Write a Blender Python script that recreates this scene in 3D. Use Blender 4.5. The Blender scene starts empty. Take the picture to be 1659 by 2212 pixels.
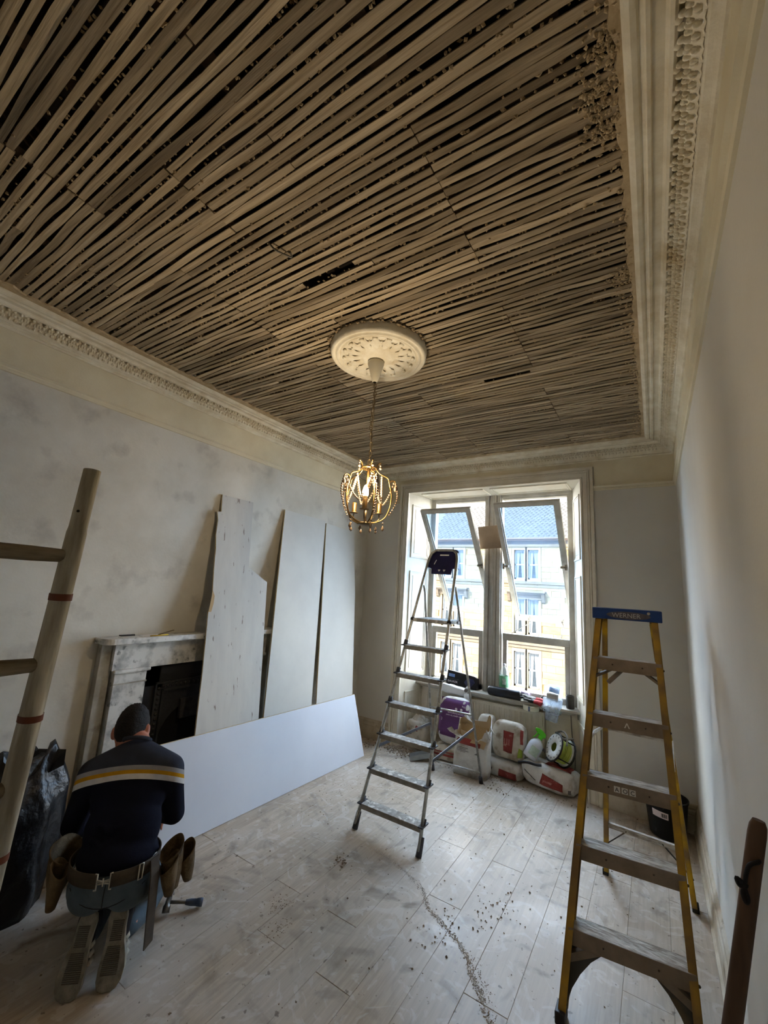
import bpy, bmesh, math, random
from mathutils import Vector, Matrix, noise
random.seed(7)
SC = bpy.context.scene
COL = SC.collection

# ------------------------------------------------------------------ camera
cam_d = bpy.data.cameras.new('camera')
cam = bpy.data.objects.new('camera', cam_d)
COL.objects.link(cam)
cam_d.sensor_fit = 'VERTICAL'
cam_d.sensor_height = 24.0
cam_d.lens = 899.07 / 2212.0 * 24.0
cam_d.clip_start = 0.05
cam_d.clip_end = 400
yaw, pit, rol = 0.576993813, 0.181120905, -0.0611111808
cy, sy = math.cos(yaw), math.sin(yaw)
cp, sp = math.cos(pit), math.sin(pit)
cr, sr = math.cos(rol), math.sin(rol)
Rz = Matrix(((cy, sy, 0), (-sy, cy, 0), (0, 0, 1)))
Rx = Matrix(((1, 0, 0), (0, cp, sp), (0, -sp, cp)))
Bm = Matrix(((1, 0, 0), (0, 0, -1), (0, 1, 0)))
R2 = Matrix(((cr, sr, 0), (-sr, cr, 0), (0, 0, 1)))
RC = R2 @ Bm @ Rx @ Rz
m3 = Matrix((RC[0], -RC[1], -RC[2])).transposed()
cam.matrix_world = Matrix.Translation((0, 0, 1.7)) @ m3.to_4x4()
SC.camera = cam

# ------------------------------------------------------------------ sky, sun, exposure
world = bpy.data.worlds.new('sky')
SC.world = world
world.use_nodes = True
wn = world.node_tree
bg = wn.nodes['Background']
bg.inputs['Color'].default_value = (0.95, 0.98, 1.0, 1)
bg.inputs['Strength'].default_value = 14.0
sun_d = bpy.data.lights.new('sun', 'SUN')
sun_d.energy = 26.0
sun_d.color = (1.0, 0.90, 0.72)
sun_d.angle = 0.009
sun = bpy.data.objects.new('sun', sun_d)
COL.objects.link(sun)
sun.rotation_euler = Vector((0.45, 0.75, -0.75)).to_track_quat('-Z', 'Y').to_euler()
sun.location = (0, -5, 12)
SC.view_settings.view_transform = 'Standard'
SC.view_settings.look = 'None'
SC.view_settings.gamma = 1.0
SC.view_settings.use_curve_mapping = False
SC.view_settings.exposure = 0.66
SC.cycles.use_denoising = True
SC.cycles.max_bounces = 10
SC.cycles.diffuse_bounces = 6
SC.cycles.glossy_bounces = 3
SC.cycles.transmission_bounces = 6
SC.cycles.transparent_max_bounces = 12
SC.cycles.sample_clamp_indirect = 6.0
SC.cycles.caustics_reflective = False
SC.cycles.caustics_refractive = False

# ------------------------------------------------------------------ materials
def lin(c):
    return tuple((x / 255 / 12.92) if x / 255 <= 0.04045 else ((x / 255 + 0.055) / 1.055) ** 2.4 for x in c) + (1.0,)

MATS = {}
def mat(name, c, c2=None, scale=4.0, rough=0.7, metal=0.0, bump=0.0, bscale=None, stretch=(1, 1, 1), detail=5.0,
        lo=0.35, hi=0.65, rnd=0.0, coord='Object', spec=0.3, c3=None, s3=1.5, l3=0.5, h3=0.6, alpha=1.0, subsurf=0, bdist=0.02):
    """noise-mottled principled material; c2 = second colour of the mottling, c3 = blotches, rnd = value change per object"""
    if name in MATS:
        return MATS[name]
    m = bpy.data.materials.new(name); m.use_nodes = True
    nt = m.node_tree; N = nt.nodes; L = nt.links
    b = N['Principled BSDF']
    b.inputs['Roughness'].default_value = rough
    b.inputs['Metallic'].default_value = metal
    b.inputs['Specular IOR Level'].default_value = spec
    b.inputs['Alpha'].default_value = alpha
    tc = N.new('ShaderNodeTexCoord'); mp = N.new('ShaderNodeMapping')
    mp.inputs['Scale'].default_value = stretch
    if coord == 'World':
        g = N.new('ShaderNodeNewGeometry'); src = g.outputs['Position']
    else:
        src = tc.outputs[coord]
    if rnd and coord != 'World':
        oi = N.new('ShaderNodeObjectInfo'); va = N.new('ShaderNodeVectorMath'); va.operation = 'ADD'
        ml = N.new('ShaderNodeMath'); ml.operation = 'MULTIPLY'; ml.inputs[1].default_value = 37.0
        L.new(oi.outputs['Random'], ml.inputs[0]); L.new(src, va.inputs[0]); L.new(ml.outputs[0], va.inputs[1]); src = va.outputs[0]
    L.new(src, mp.inputs['Vector'])
    col = None
    cc = lin(c)
    if c2:
        n = N.new('ShaderNodeTexNoise'); n.inputs['Scale'].default_value = scale; n.inputs['Detail'].default_value = detail
        n.inputs['Roughness'].default_value = 0.6
        L.new(mp.outputs[0], n.inputs['Vector'])
        r = N.new('ShaderNodeValToRGB'); r.color_ramp.elements[0].position = lo; r.color_ramp.elements[1].position = hi
        r.color_ramp.elements[0].color = cc; r.color_ramp.elements[1].color = lin(c2)
        L.new(n.outputs['Fac'], r.inputs['Fac']); col = r.outputs['Color']
    if c3:
        n3 = N.new('ShaderNodeTexNoise'); n3.inputs['Scale'].default_value = s3; n3.inputs['Detail'].default_value = 6
        L.new(mp.outputs[0], n3.inputs['Vector'])
        r3 = N.new('ShaderNodeValToRGB'); r3.color_ramp.elements[0].position = l3; r3.color_ramp.elements[1].position = h3
        L.new(n3.outputs['Fac'], r3.inputs['Fac'])
        mx = N.new('ShaderNodeMix'); mx.data_type = 'RGBA'
        L.new(r3.outputs['Color'], mx.inputs['Factor'])
        if col: L.new(col, mx.inputs['A'])
        else: mx.inputs['A'].default_value = cc
        mx.inputs['B'].default_value = lin(c3); col = mx.outputs['Result']
    if rnd:
        oi = N.new('ShaderNodeObjectInfo'); mr = N.new('ShaderNodeMapRange')
        mr.inputs['To Min'].default_value = 1 - rnd; mr.inputs['To Max'].default_value = 1 + rnd * 0.7
        L.new(oi.outputs['Random'], mr.inputs['Value'])
        hs = N.new('ShaderNodeHueSaturation')
        L.new(mr.outputs[0], hs.inputs['Value'])
        if col: L.new(col, hs.inputs['Color'])
        else: hs.inputs['Color'].default_value = cc
        col = hs.outputs['Color']
    if col: L.new(col, b.inputs['Base Color'])
    else: b.inputs['Base Color'].default_value = cc
    if bump:
        nb = N.new('ShaderNodeTexNoise'); nb.inputs['Scale'].default_value = bscale or scale * 6; nb.inputs['Detail'].default_value = 4
        L.new(mp.outputs[0], nb.inputs['Vector'])
        bp = N.new('ShaderNodeBump'); bp.inputs['Strength'].default_value = bump; bp.inputs['Distance'].default_value = bdist
        L.new(nb.outputs['Fac'], bp.inputs['Height']); L.new(bp.outputs['Normal'], b.inputs['Normal'])
    MATS[name] = m
    return m

def glass(name, tint, haze, gloss=0.10, hazecol=(235, 242, 250), nscale=3.0):
    """thin pane: clear, with a mirror share and a film of dust"""
    m = bpy.data.materials.new(name); m.use_nodes = True
    nt = m.node_tree; N = nt.nodes; L = nt.links
    for n in list(N):
        if n.type != 'OUTPUT_MATERIAL': N.remove(n)
    out = [n for n in N if n.type == 'OUTPUT_MATERIAL'][0]
    t = N.new('ShaderNodeBsdfTransparent'); t.inputs['Color'].default_value = tint
    g = N.new('ShaderNodeBsdfGlossy'); g.inputs['Roughness'].default_value = 0.03
    d = N.new('ShaderNodeBsdfTranslucent'); d.inputs['Color'].default_value = lin(hazecol)
    d2 = N.new('ShaderNodeBsdfDiffuse'); d2.inputs['Color'].default_value = lin(hazecol)
    dd = N.new('ShaderNodeMixShader'); dd.inputs[0].default_value = 0.4
    L.new(d.outputs[0], dd.inputs[1]); L.new(d2.outputs[0], dd.inputs[2])
    m1 = N.new('ShaderNodeMixShader'); m1.inputs[0].default_value = gloss
    L.new(t.outputs[0], m1.inputs[1]); L.new(g.outputs[0], m1.inputs[2])
    m2 = N.new('ShaderNodeMixShader')
    tc = N.new('ShaderNodeTexCoord'); n = N.new('ShaderNodeTexNoise'); n.inputs['Scale'].default_value = nscale; n.inputs['Detail'].default_value = 6
    L.new(tc.outputs['Object'], n.inputs['Vector'])
    mr = N.new('ShaderNodeMapRange'); mr.inputs['From Min'].default_value = 0.3; mr.inputs['From Max'].default_value = 0.75
    mr.inputs['To Min'].default_value = haze * 0.5; mr.inputs['To Max'].default_value = haze * 1.5
    L.new(n.outputs['Fac'], mr.inputs['Value']); L.new(mr.outputs[0], m2.inputs[0])
    L.new(m1.outputs[0], m2.inputs[1]); L.new(dd.outputs[0], m2.inputs[2])
    L.new(m2.outputs[0], out.inputs['Surface'])
    MATS[name] = m
    return m

def emit(name, c, s):
    m = bpy.data.materials.new(name); m.use_nodes = True
    b = m.node_tree.nodes['Principled BSDF']
    b.inputs['Base Color'].default_value = (0.9, 0.8, 0.6, 1)
    b.inputs['Emission Color'].default_value = c
    b.inputs['Emission Strength'].default_value = s
    MATS[name] = m
    return m

# ------------------------------------------------------------------ mesh helpers
V = Vector
def frame(fwd, up=(0, 0, 1)):
    """rotation whose Z axis is fwd"""
    z = V(fwd).normalized(); u = V(up)
    if abs(z.dot(u.normalized())) > 0.98: u = V((0, 1, 0)) if abs(z.y) < 0.9 else V((1, 0, 0))
    x = u.cross(z).normalized(); y = z.cross(x)
    return Matrix((x, y, z)).transposed()

class MB:
    def __init__(s): s.v = []; s.f = []; s.m = []; s.sm = []
    def add(s, vs, fs, mi=0, smooth=False):
        o = len(s.v); s.v += [V(p) for p in vs]
        for f in fs: s.f.append([i + o for i in f]); s.m.append(mi); s.sm.append(smooth)
        return s
    def box(s, c, d, R=None, mi=0, taper=None):
        hx, hy, hz = d[0] / 2, d[1] / 2, d[2] / 2
        ps = []
        for z in (-1, 1):
            k = 1.0 if (taper is None or z < 0) else taper
            for x, y in ((-1, -1), (1, -1), (1, 1), (-1, 1)): ps.append(V((x * hx * k, y * hy * k, z * hz)))
        if R is not None: ps = [R @ p for p in ps]
        c = V(c)
        return s.add([p + c for p in ps], [(3, 2, 1, 0), (4, 5, 6, 7), (0, 1, 5, 4), (1, 2, 6, 5), (2, 3, 7, 6), (3, 0, 4, 7)], mi)
    def span(s, a, b, mi=0):
        return s.box([(a[i] + b[i]) / 2 for i in range(3)], [abs(b[i] - a[i]) for i in range(3)], None, mi)
    def bar(s, a, b, w, h, up=(0, 0, 1), mi=0):
        """rectangular bar from a to b, w wide (across up) and h along up"""
        a, b = V(a), V(b); R = frame(b - a, up)
        return s.box((a + b) / 2, (w, h, (b - a).length), R, mi)
    def tube(s, pts, r, n=10, mi=0, ry=None, up=(0, 0, 1), caps=True, smooth=True, closed=False):
        pts = [V(p) for p in pts]; k = len(pts)
        rs = r if isinstance(r, (list, tuple)) else [r] * k
        vs = []; x = None
        for i, p in enumerate(pts):
            if closed: t = pts[(i + 1) % k] - pts[i - 1]
            else: t = pts[min(i + 1, k - 1)] - pts[max(i - 1, 0)]
            t.normalize()
            if x is None:
                F = frame(t, up); x = F.col[0].copy()
            else:
                x = (x - t * x.dot(t)).normalized()
            y = t.cross(x)
            q = rs[i]; q2 = q if ry is None else q * ry
            for j in range(n):
                a = 2 * math.pi * j / n
                vs.append(p + x * math.cos(a) * q + y * math.sin(a) * q2)
        fs = []
        for i in range(k if closed else k - 1):
            i2 = (i + 1) % k
            for j in range(n):
                fs.append((i * n + j, i * n + (j + 1) % n, i2 * n + (j + 1) % n, i2 * n + j))
        s.add(vs, fs, mi, smooth)
        if caps and not closed:
            o = len(s.v) - len(vs)
            s.f.append([o + j for j in range(n)][::-1]); s.m.append(mi); s.sm.append(False)
            s.f.append([o + (k - 1) * n + j for j in range(n)]); s.m.append(mi); s.sm.append(False)
        return s
    def lathe(s, prof, c=(0, 0, 0), n=24, R=None, mi=0, smooth=True, caps=False, arc=None):
        """prof = [(radius, z)...] from bottom outside upward"""
        c = V(c); vs = []; k = len(prof)
        for q, z in prof:
            for j in range(n):
                a = 2 * math.pi * j / n
                p = V((q * math.cos(a), q * math.sin(a), z))
                vs.append((R @ p if R is not None else p) + c)
        fs = []
        for i in range(k - 1):
            for j in range(n): fs.append((i * n + j, i * n + (j + 1) % n, (i + 1) * n + (j + 1) % n, (i + 1) * n + j))
        if caps:
            fs.append(tuple(range(n))[::-1]); fs.append(tuple((k - 1) * n + j for j in range(n)))
        return s.add(vs, fs, mi, smooth)
    def ball(s, c, r, n=10, m=6, R=None, mi=0):
        r3 = (r, r, r) if not isinstance(r, (tuple, list)) else r
        vs = []; c = V(c)
        for i in range(1, m):
            t = math.pi * i / m
            for j in range(n):
                a = 2 * math.pi * j / n
                p = V((r3[0] * math.sin(t) * math.cos(a), r3[1] * math.sin(t) * math.sin(a), -r3[2] * math.cos(t)))
                vs.append((R @ p if R is not None else p) + c)
        b = V((0, 0, -r3[2])); t_ = V((0, 0, r3[2]))
        vs.append((R @ b if R is not None else b) + c); vs.append((R @ t_ if R is not None else t_) + c)
        fs = []
        for i in range(m - 2):
            for j in range(n): fs.append((i * n + j, i * n + (j + 1) % n, (i + 1) * n + (j + 1) % n, (i + 1) * n + j))
        B = (m - 1) * n
        for j in range(n):
            fs.append((B, (j + 1) % n, j)); fs.append((B + 1, (m - 2) * n + j, (m - 2) * n + (j + 1) % n))
        return s.add(vs, fs, mi, True)
    def prism(s, poly, fn, d0, d1, mi=0, side=None):
        """poly of (a,b) pairs; fn(a,b,d) -> point; between depths d0 and d1"""
        n = len(poly)
        vs = [fn(a, b, d0) for a, b in poly] + [fn(a, b, d1) for a, b in poly]
        s.add(vs, [tuple(range(n))[::-1], tuple(range(n, 2 * n))], mi)
        o = len(s.v) - 2 * n
        for i in range(n):
            s.f.append([o + i, o + (i + 1) % n, o + n + (i + 1) % n, o + n + i]); s.m.append(mi if side is None else side); s.sm.append(False)
        return s
    def sweep(s, prof, A, B_, mi=0):
        """profile (list of 3-vectors offsets) extruded from A(p) to B(p); closed profile"""
        n = len(prof)
        s.add([A(p) for p in prof] + [B_(p) for p in prof],
              [(i, (i + 1) % n, n + (i + 1) % n, n + i) for i in range(n)] + [tuple(range(n))[::-1], tuple(range(n, 2 * n))], mi)
        return s
    def build(s, name, mats, parent=None, bevel=0, remesh=0, smooth_it=0, shade=False, sub=0):
        if not isinstance(mats, (list, tuple)): mats = [mats]
        me = bpy.data.meshes.new(name)
        if parent is not None:
            org = V(parent.get('_o', (0, 0, 0)))
        else:
            xs = [p.x for p in s.v]; ys = [p.y for p in s.v]; zs = [p.z for p in s.v]
            org = V(((min(xs) + max(xs)) / 2, (min(ys) + max(ys)) / 2, min(zs)))
        me.from_pydata([p - org for p in s.v], [], s.f)
        for m in mats: me.materials.append(m)
        me.polygons.foreach_set('material_index', s.m)
        me.polygons.foreach_set('use_smooth', [True] * len(s.f) if shade else s.sm)
        bm = bmesh.new(); bm.from_mesh(me); bmesh.ops.recalc_face_normals(bm, faces=bm.faces); bm.to_mesh(me); bm.free()
        me.update()
        o = bpy.data.objects.new(name, me); COL.objects.link(o)
        if parent is None: o.location = org
        else: o.parent = parent
        o['_o'] = tuple(org)
        if bevel:
            b = o.modifiers.new('bevel', 'BEVEL'); b.width = bevel; b.segments = 2; b.limit_method = 'ANGLE'
        if remesh:
            r = o.modifiers.new('remesh', 'REMESH'); r.mode = 'VOXEL'; r.voxel_size = remesh; r.use_smooth_shade = True
        if smooth_it:
            q = o.modifiers.new('smooth', 'SMOOTH'); q.iterations = smooth_it; q.factor = 0.5
        if sub:
            q = o.modifiers.new('sub', 'SUBSURF'); q.levels = sub; q.render_levels = sub
        return o

def thing(name, label, cat, loc, group=None):
    o = bpy.data.objects.new(name, None); COL.objects.link(o); o.location = loc; o['_o'] = tuple(loc)
    o.empty_display_size = 0.1
    o['label'] = label; o['category'] = cat
    if group: o['group'] = group
    return o
def tag(o, label, cat, group=None):
    o['label'] = label; o['category'] = cat
    if group: o['group'] = group
    return o
def struct(o):
    o['kind'] = 'structure'; return o
def stuff(o):
    o['kind'] = 'stuff'; return o
def place(me, name, loc, parent, R=None, scale=None):
    """one more object that shares the mesh me"""
    o = bpy.data.objects.new(name, me); COL.objects.link(o)
    org = V(parent.get('_o', (0, 0, 0))) if parent is not None else V((0, 0, 0))
    M = Matrix.Translation(V(loc) - org)
    if R is not None: M = M @ R.to_4x4()
    if scale is not None: M = M @ Matrix.Diagonal((*scale, 1))
    o.matrix_basis = M
    if parent is not None: o.parent = parent
    o['_o'] = tuple(loc)
    return o
def mesh_of(mb, name, mats, smooth=False):
    if not isinstance(mats, (list, tuple)): mats = [mats]
    me = bpy.data.meshes.new(name); me.from_pydata(mb.v, [], mb.f)
    for m in mats: me.materials.append(m)
    me.polygons.foreach_set('material_index', mb.m)
    me.polygons.foreach_set('use_smooth', [True] * len(mb.f) if smooth else mb.sm)
    bm = bmesh.new(); bm.from_mesh(me); bmesh.ops.recalc_face_normals(bm, faces=bm.faces); bm.to_mesh(me); bm.free()
    return me
def text(s, name, m, size, origin, xdir, ydir, parent, ext=0.0006, align='LEFT'):
    """flat lettering as a thin mesh"""
    cu = bpy.data.curves.new(name, 'FONT'); cu.body = s; cu.size = size; cu.extrude = ext; cu.align_x = align; cu.resolution_u = 2
    t = bpy.data.objects.new(name, cu); COL.objects.link(t)
    dg = bpy.context.evaluated_depsgraph_get()
    me = bpy.data.meshes.new_from_object(t.evaluated_get(dg))
    bpy.data.objects.remove(t); bpy.data.curves.remove(cu)
    me.name = name
    me.materials.clear(); me.materials.append(m)
    x = V(xdir).normalized(); y = V(ydir).normalized(); y = (y - x * y.dot(x)).normalized(); z = x.cross(y)
    return place(me, name, origin, parent, Matrix((x, y, z)).transposed())
def lerp(a, b, t): return V(a) * (1 - t) + V(b) * t
def bez(pts, n=8):
    """smooth curve through points (Catmull-Rom)"""
    P = [V(p) for p in pts]; P = [P[0] * 2 - P[1]] + P + [P[-1] * 2 - P[-2]]; out = []
    for i in range(1, len(P) - 2):
        for k in range(n):
            t = k / n; a, b, c, d = P[i - 1], P[i], P[i + 1], P[i + 2]
            out.append(0.5 * ((2 * b) + (c - a) * t + (2 * a - 5 * b + 4 * c - d) * t * t + (3 * b - a - 3 * c + d) * t ** 3))
    out.append(P[-2]); return out
# ------------------------------------------------------------------ room dimensions (metres)
XL, XR, YB, YR = -3.07, 0.2125, 4.36, -0.42      # left wall, right wall, window wall, wall behind the camera
HC = 3.165                                        # underside of the laths
OX0, OX1, OZ = -2.471, -0.557, 2.866              # window recess opening
YW = 4.80                                         # plane of the sashes
BX0, BX1 = -2.36, -0.69                           # recess at the window
PL = mat('bare_plaster', (186, 181, 168), (205, 201, 190), 2.2, 0.9, bump=0.06, bscale=60, coord='World', lo=0.3, hi=0.6, c3=(162, 157, 148), s3=4.6, l3=0.57, h3=0.78)
PR = mat('painted_plaster', (206, 203, 194), (197, 194, 186), 1.2, 0.85, bump=0.05, bscale=90, coord='World', c3=(176, 172, 168), s3=1.1, l3=0.62, h3=0.85)
CREAM = mat('cream_paint', (213, 205, 180), (201, 191, 164), 3.0, 0.8, bump=0.08, bscale=90, coord='World')
ORN = mat('cornice_plaster', (222, 216, 198), (204, 194, 170), 9.0, 0.8, bump=0.15, bscale=70, coord='World', c3=(190, 174, 142), s3=5, l3=0.6, h3=0.75)
GLOSSW = mat('cream_gloss', (222, 217, 203), (208, 201, 184), 5.0, 0.45, bump=0.04, bscale=40, coord='World', spec=0.4)
SASH = mat('sash_paint', (186, 183, 174), (166, 161, 150), 8.0, 0.5, coord='World', c3=(150, 138, 118), s3=7, l3=0.66, h3=0.8)
SKIRT = mat('skirting_wood', (193, 184, 166), (166, 152, 128), 6.0, 0.6, coord='World', c3=(120, 104, 84), s3=9, l3=0.62, h3=0.74)
LATH = mat('split_lath', (182, 165, 138), (122, 107, 84), 7.0, 0.9, bump=0.9, bscale=26, stretch=(0.16, 2.6, 2.6), rnd=0.30, c3=(84, 75, 62), s3=2.2, l3=0.50, h3=0.76, bdist=0.006)
DARKV = mat('loft_dark', (40, 32, 24), (24, 19, 14), 5, 0.95)
JOIST = mat('old_joist', (70, 54, 38), (48, 38, 28), 6, 0.9)
NIB = mat('plaster_nib', (160, 142, 112), (118, 100, 76), 20, 0.95, bump=0.4, bscale=60, bdist=0.004)
TANP = mat('broken_plaster', (182, 164, 134), (158, 140, 110), 16, 0.95, bump=0.6, bscale=60, coord='World', bdist=0.006)

def floor_material():
    m = mat('dusty_laminate', (180, 164, 144), (158, 142, 122), 9.0, 0.55, stretch=(7, 0.55, 1), rnd=0.07, detail=7, spec=0.35)
    nt = m.node_tree; N = nt.nodes; L = nt.links; b = N['Principled BSDF']
    src = b.inputs['Base Color'].links[0].from_socket
    g = N.new('ShaderNodeNewGeometry')
    def band(scale, lo, hi, det=6, dist=0.0):
        n = N.new('ShaderNodeTexNoise'); n.inputs['Scale'].default_value = scale; n.inputs['Detail'].default_value = det; n.inputs['Distortion'].default_value = dist
        L.new(g.outputs['Position'], n.inputs['Vector'])
        r = N.new('ShaderNodeValToRGB'); r.color_ramp.elements[0].position = lo; r.color_ramp.elements[1].position = hi
        L.new(n.outputs['Fac'], r.inputs['Fac']); return r.outputs['Color']
    def over(base, fac, colour, k):
        ml = N.new('ShaderNodeMath'); ml.operation = 'MULTIPLY'; ml.inputs[1].default_value = k; L.new(fac, ml.inputs[0])
        mx = N.new('ShaderNodeMix'); mx.data_type = 'RGBA'; L.new(ml.outputs[0], mx.inputs['Factor']); L.new(base, mx.inputs['A']); mx.inputs['B'].default_value = lin(colour)
        return mx.outputs['Result']
    dust = band(1.3, 0.36, 0.68, 8, 0.8)
    c = over(src, dust, (200, 193, 184), 0.60)            # plaster dust trodden in
    c = over(c, band(6.5, 0.55, 0.62, 8, 2.6), (216, 214, 211), 0.26)    # boot smears
    c = over(c, band(3.6, 0.54, 0.74, 10, 1.8), (122, 112, 100), 0.80)    # dirt
    c = over(c, band(30, 0.655, 0.70, 4), (100, 90, 78), 0.75)              # specks
    L.new(c, b.inputs['Base Color'])
    mr = N.new('ShaderNodeMapRange'); mr.inputs['To Min'].default_value = 0.34; mr.inputs['To Max'].default_value = 0.62
    L.new(dust, mr.inputs['Value']); L.new(mr.outputs[0], b.inputs['Roughness'])
    return m
FLOORM = floor_material()
SUBF = mat('floor_gap', (142, 127, 110), None, rough=0.9)

# ------------------------------------------------------------------ floor: laminate boards, 192 mm wide
fl = MB().span((XL - 0.1, YR - 0.1, -0.12), (XR + 0.1, 4.86, -0.012)).build('floor', SUBF); struct(fl)
pb = MB(); hw, hl, th = 0.0957, 0.5, 0.011
pb.add([(-hw, -hl, -th), (hw, -hl, -th), (hw, hl, -th), (-hw, hl, -th), (-hw, -hl, -0.0012), (hw, -hl, -0.0012), (hw, hl, -0.0012), (-hw, hl, -0.0012),
        (-hw + 0.0014, -hl + 0.0012, 0), (hw - 0.0014, -hl + 0.0012, 0), (hw - 0.0014, hl - 0.0012, 0), (-hw + 0.0014, hl - 0.0012, 0)],
       [(0, 1, 5, 4), (1, 2, 6, 5), (2, 3, 7, 6), (3, 0, 4, 7), (4, 5, 9, 8), (5, 6, 10, 9), (6, 7, 11, 10), (7, 4, 8, 11), (8, 9, 10, 11)])
pme = mesh_of(pb, 'plank', FLOORM)
LB = 1.285
for k in range(-10, 9):
    xc = -1.16 + 0.192 * (k + 0.5)
    x0, x1 = max(xc - 0.096, XL), min(xc + 0.096, XR)
    if x1 - x0 < 0.02: continue
    off = {0: 2.056, 1: 1.748, 2: 2.5}[(k % 2) if k % 5 else 2]
    y = off - 3 * LB
    while y < 4.8:
        ya, yb = max(y, YR), min(y + LB, 4.80); y += LB
        if yb - ya < 0.05: continue
        place(pme, 'plank', ((x0 + x1) / 2, (ya + yb) / 2, random.uniform(-0.0008, 0.0004)), fl, None, ((x1 - x0) / 0.192, (yb - ya - 0.0012), 1))

# ------------------------------------------------------------------ walls
T = 0.30
wl = MB().span((XL - T, YR - T, -0.1), (XL, YB + 0.9, 3.6)).build('wall_left', PL); struct(wl)
wr = MB().span((XR, YR - T, -0.1), (XR + T, YB + 0.9, 3.6)).build('wall_right', PR); struct(wr)
wb = MB()
wb.span((XL, YB, -0.1), (OX0 - 0.02, YB + 0.55, 3.6)).span((OX1 + 0.02, YB, -0.1), (XR, YB + 0.55, 3.6)).span((OX0 - 0.02, YB, OZ + 0.02), (OX1 + 0.02, YB + 0.55, 3.6))
wb.span((OX0 - 0.02, YW + 0.02, -0.1), (OX1 + 0.02, YB + 0.55, 0.63))
wb = wb.build('wall_back', PR); struct(wb)
# wall behind the camera
wq = MB().span((XL, YR - T, -0.1), (XR, YR, 3.6)).build('wall_rear', PR); struct(wq)
# painted frieze above the picture rail
ZL, ZB = 2.835, 2.79
MB().span((XL, YR, ZL), (XL + 0.004, YB, 3.05)).build('frieze', CREAM, wl)
MB().span((XL, YB - 0.004, ZB), (OX0 - 0.12, YB, 3.05)).span((OX1 + 0.12, YB - 0.004, ZB), (XR, YB, 3.05)).span((OX0 - 0.12, YB - 0.004, OZ + 0.115), (OX1 + 0.12, YB, 3.05)).build('frieze', CREAM, wb)
MB().span((XR - 0.004, YR, ZB), (XR, YB, 3.05)).build('frieze', CREAM, wr)

# picture rails
def rail_prof(z): return [(0, z - 0.045), (0.010, z - 0.043), (0.014, z - 0.030), (0.010, z - 0.026), (0.012, z - 0.016), (0.026, z - 0.008), (0.026, z), (0.006, z + 0.003), (0, z + 0.003)]
def run_left(mb, prof, y0, y1, mitre=True):
    mb.sweep(prof, lambda p: (XL + p[0], y0, p[1]), lambda p: (XL + p[0], y1 - (p[0] if mitre else 0), p[1])); return mb
def run_right(mb, prof, y0, y1, mitre=True):
    mb.sweep(prof, lambda p: (XR - p[0], y0, p[1]), lambda p: (XR - p[0], y1 - (p[0] if mitre else 0), p[1])); return mb
def run_back(mb, prof, x0, x1, m0=True, m1=True):
    mb.sweep(prof, lambda p: (x0 + (p[0] if m0 else 0), YB - p[0], p[1]), lambda p: (x1 - (p[0] if m1 else 0), YB - p[0], p[1])); return mb
struct(run_left(MB(), rail_prof(ZL), YR, YB).build('trim_1', CREAM))
rb = MB(); run_back(rb, rail_prof(ZB), XL, OX0 - 0.115, True, False); run_back(rb, rail_prof(ZB), OX1 + 0.115, XR, False, True)
struct(rb.build('trim_2', CREAM))
struct(run_right(MB(), rail_prof(ZB), YR, YB).build('trim_3', CREAM))

# cornice (offset from wall, height)
def arc_pts(c, r, a0, a1, n): return [(c[0] + r * math.cos(math.radians(a0 + (a1 - a0) * i / n)), c[1] + r * math.sin(math.radians(a0 + (a1 - a0) * i / n))) for i in range(n + 1)]
CP = [(0, 3.035), (0.012, 3.037), (0.020, 3.046), (0.016, 3.054), (0.026, 3.060), (0.036, 3.064), (0.040, 3.068), (0.058, 3.078), (0.070, 3.094), (0.076, 3.112), (0.076, 3.128), (0.078, 3.138), (0.088, 3.138),
      (0.092, 3.128)] + [(0.094, 3.122), (0.102, 3.117), (0.111, 3.121), (0.114, 3.130), (0.120, 3.137), (0.148, 3.139), (0.152, 3.132), (0.162, 3.131), (0.166, 3.138), (0.176, 3.142)] + \
     [(0.182, 3.136), (0.196, 3.133), (0.208, 3.139), (0.214, 3.149), (0.215, 3.160), (0.215, 3.21), (0, 3.21)]
cl_ = struct(run_left(MB(), CP, YR, YB).build('trim_4', ORN))
cb_ = struct(run_back(MB(), CP, XL, XR).build('trim_5', ORN))
cr_ = struct(run_right(MB(), CP, YR, YB).build('trim_6', ORN))
# leaf enrichment of the cornice, one leaf after another (local: x along the run, y away from the wall, z up)
lf = MB(); nu, nv = 5, 5; vs = []
for j in range(nv):
    t = j / (nv - 1)
    for i in range(nu):
        u = i / (nu - 1) * 2 - 1
        w = 0.029 * (1.0 - 0.12 * abs(2 * t - 1)) * (1 - 0.35 * t * t)
        z = 3.068 + 0.062 * t; o = 0.044 + 0.030 * t + 0.014 * math.sin(t * 2.9) * (1 - 0.55 * u * u) + (0.009 if i in (1, 3) else -0.004 if i == 2 else 0) * (0.3 + t)
        if j == nv - 1: o += 0.012 * (1 - u * u); z -= 0.006 * abs(u)
        vs.append((u * w, o, z + 0.006 * math.cos(u * 6) * t))
lf.add(vs, [(j * nu + i, j * nu + i + 1, (j + 1) * nu + i + 1, (j + 1) * nu + i) for j in range(nv - 1) for i in range(nu - 1)], 0, True)
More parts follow.
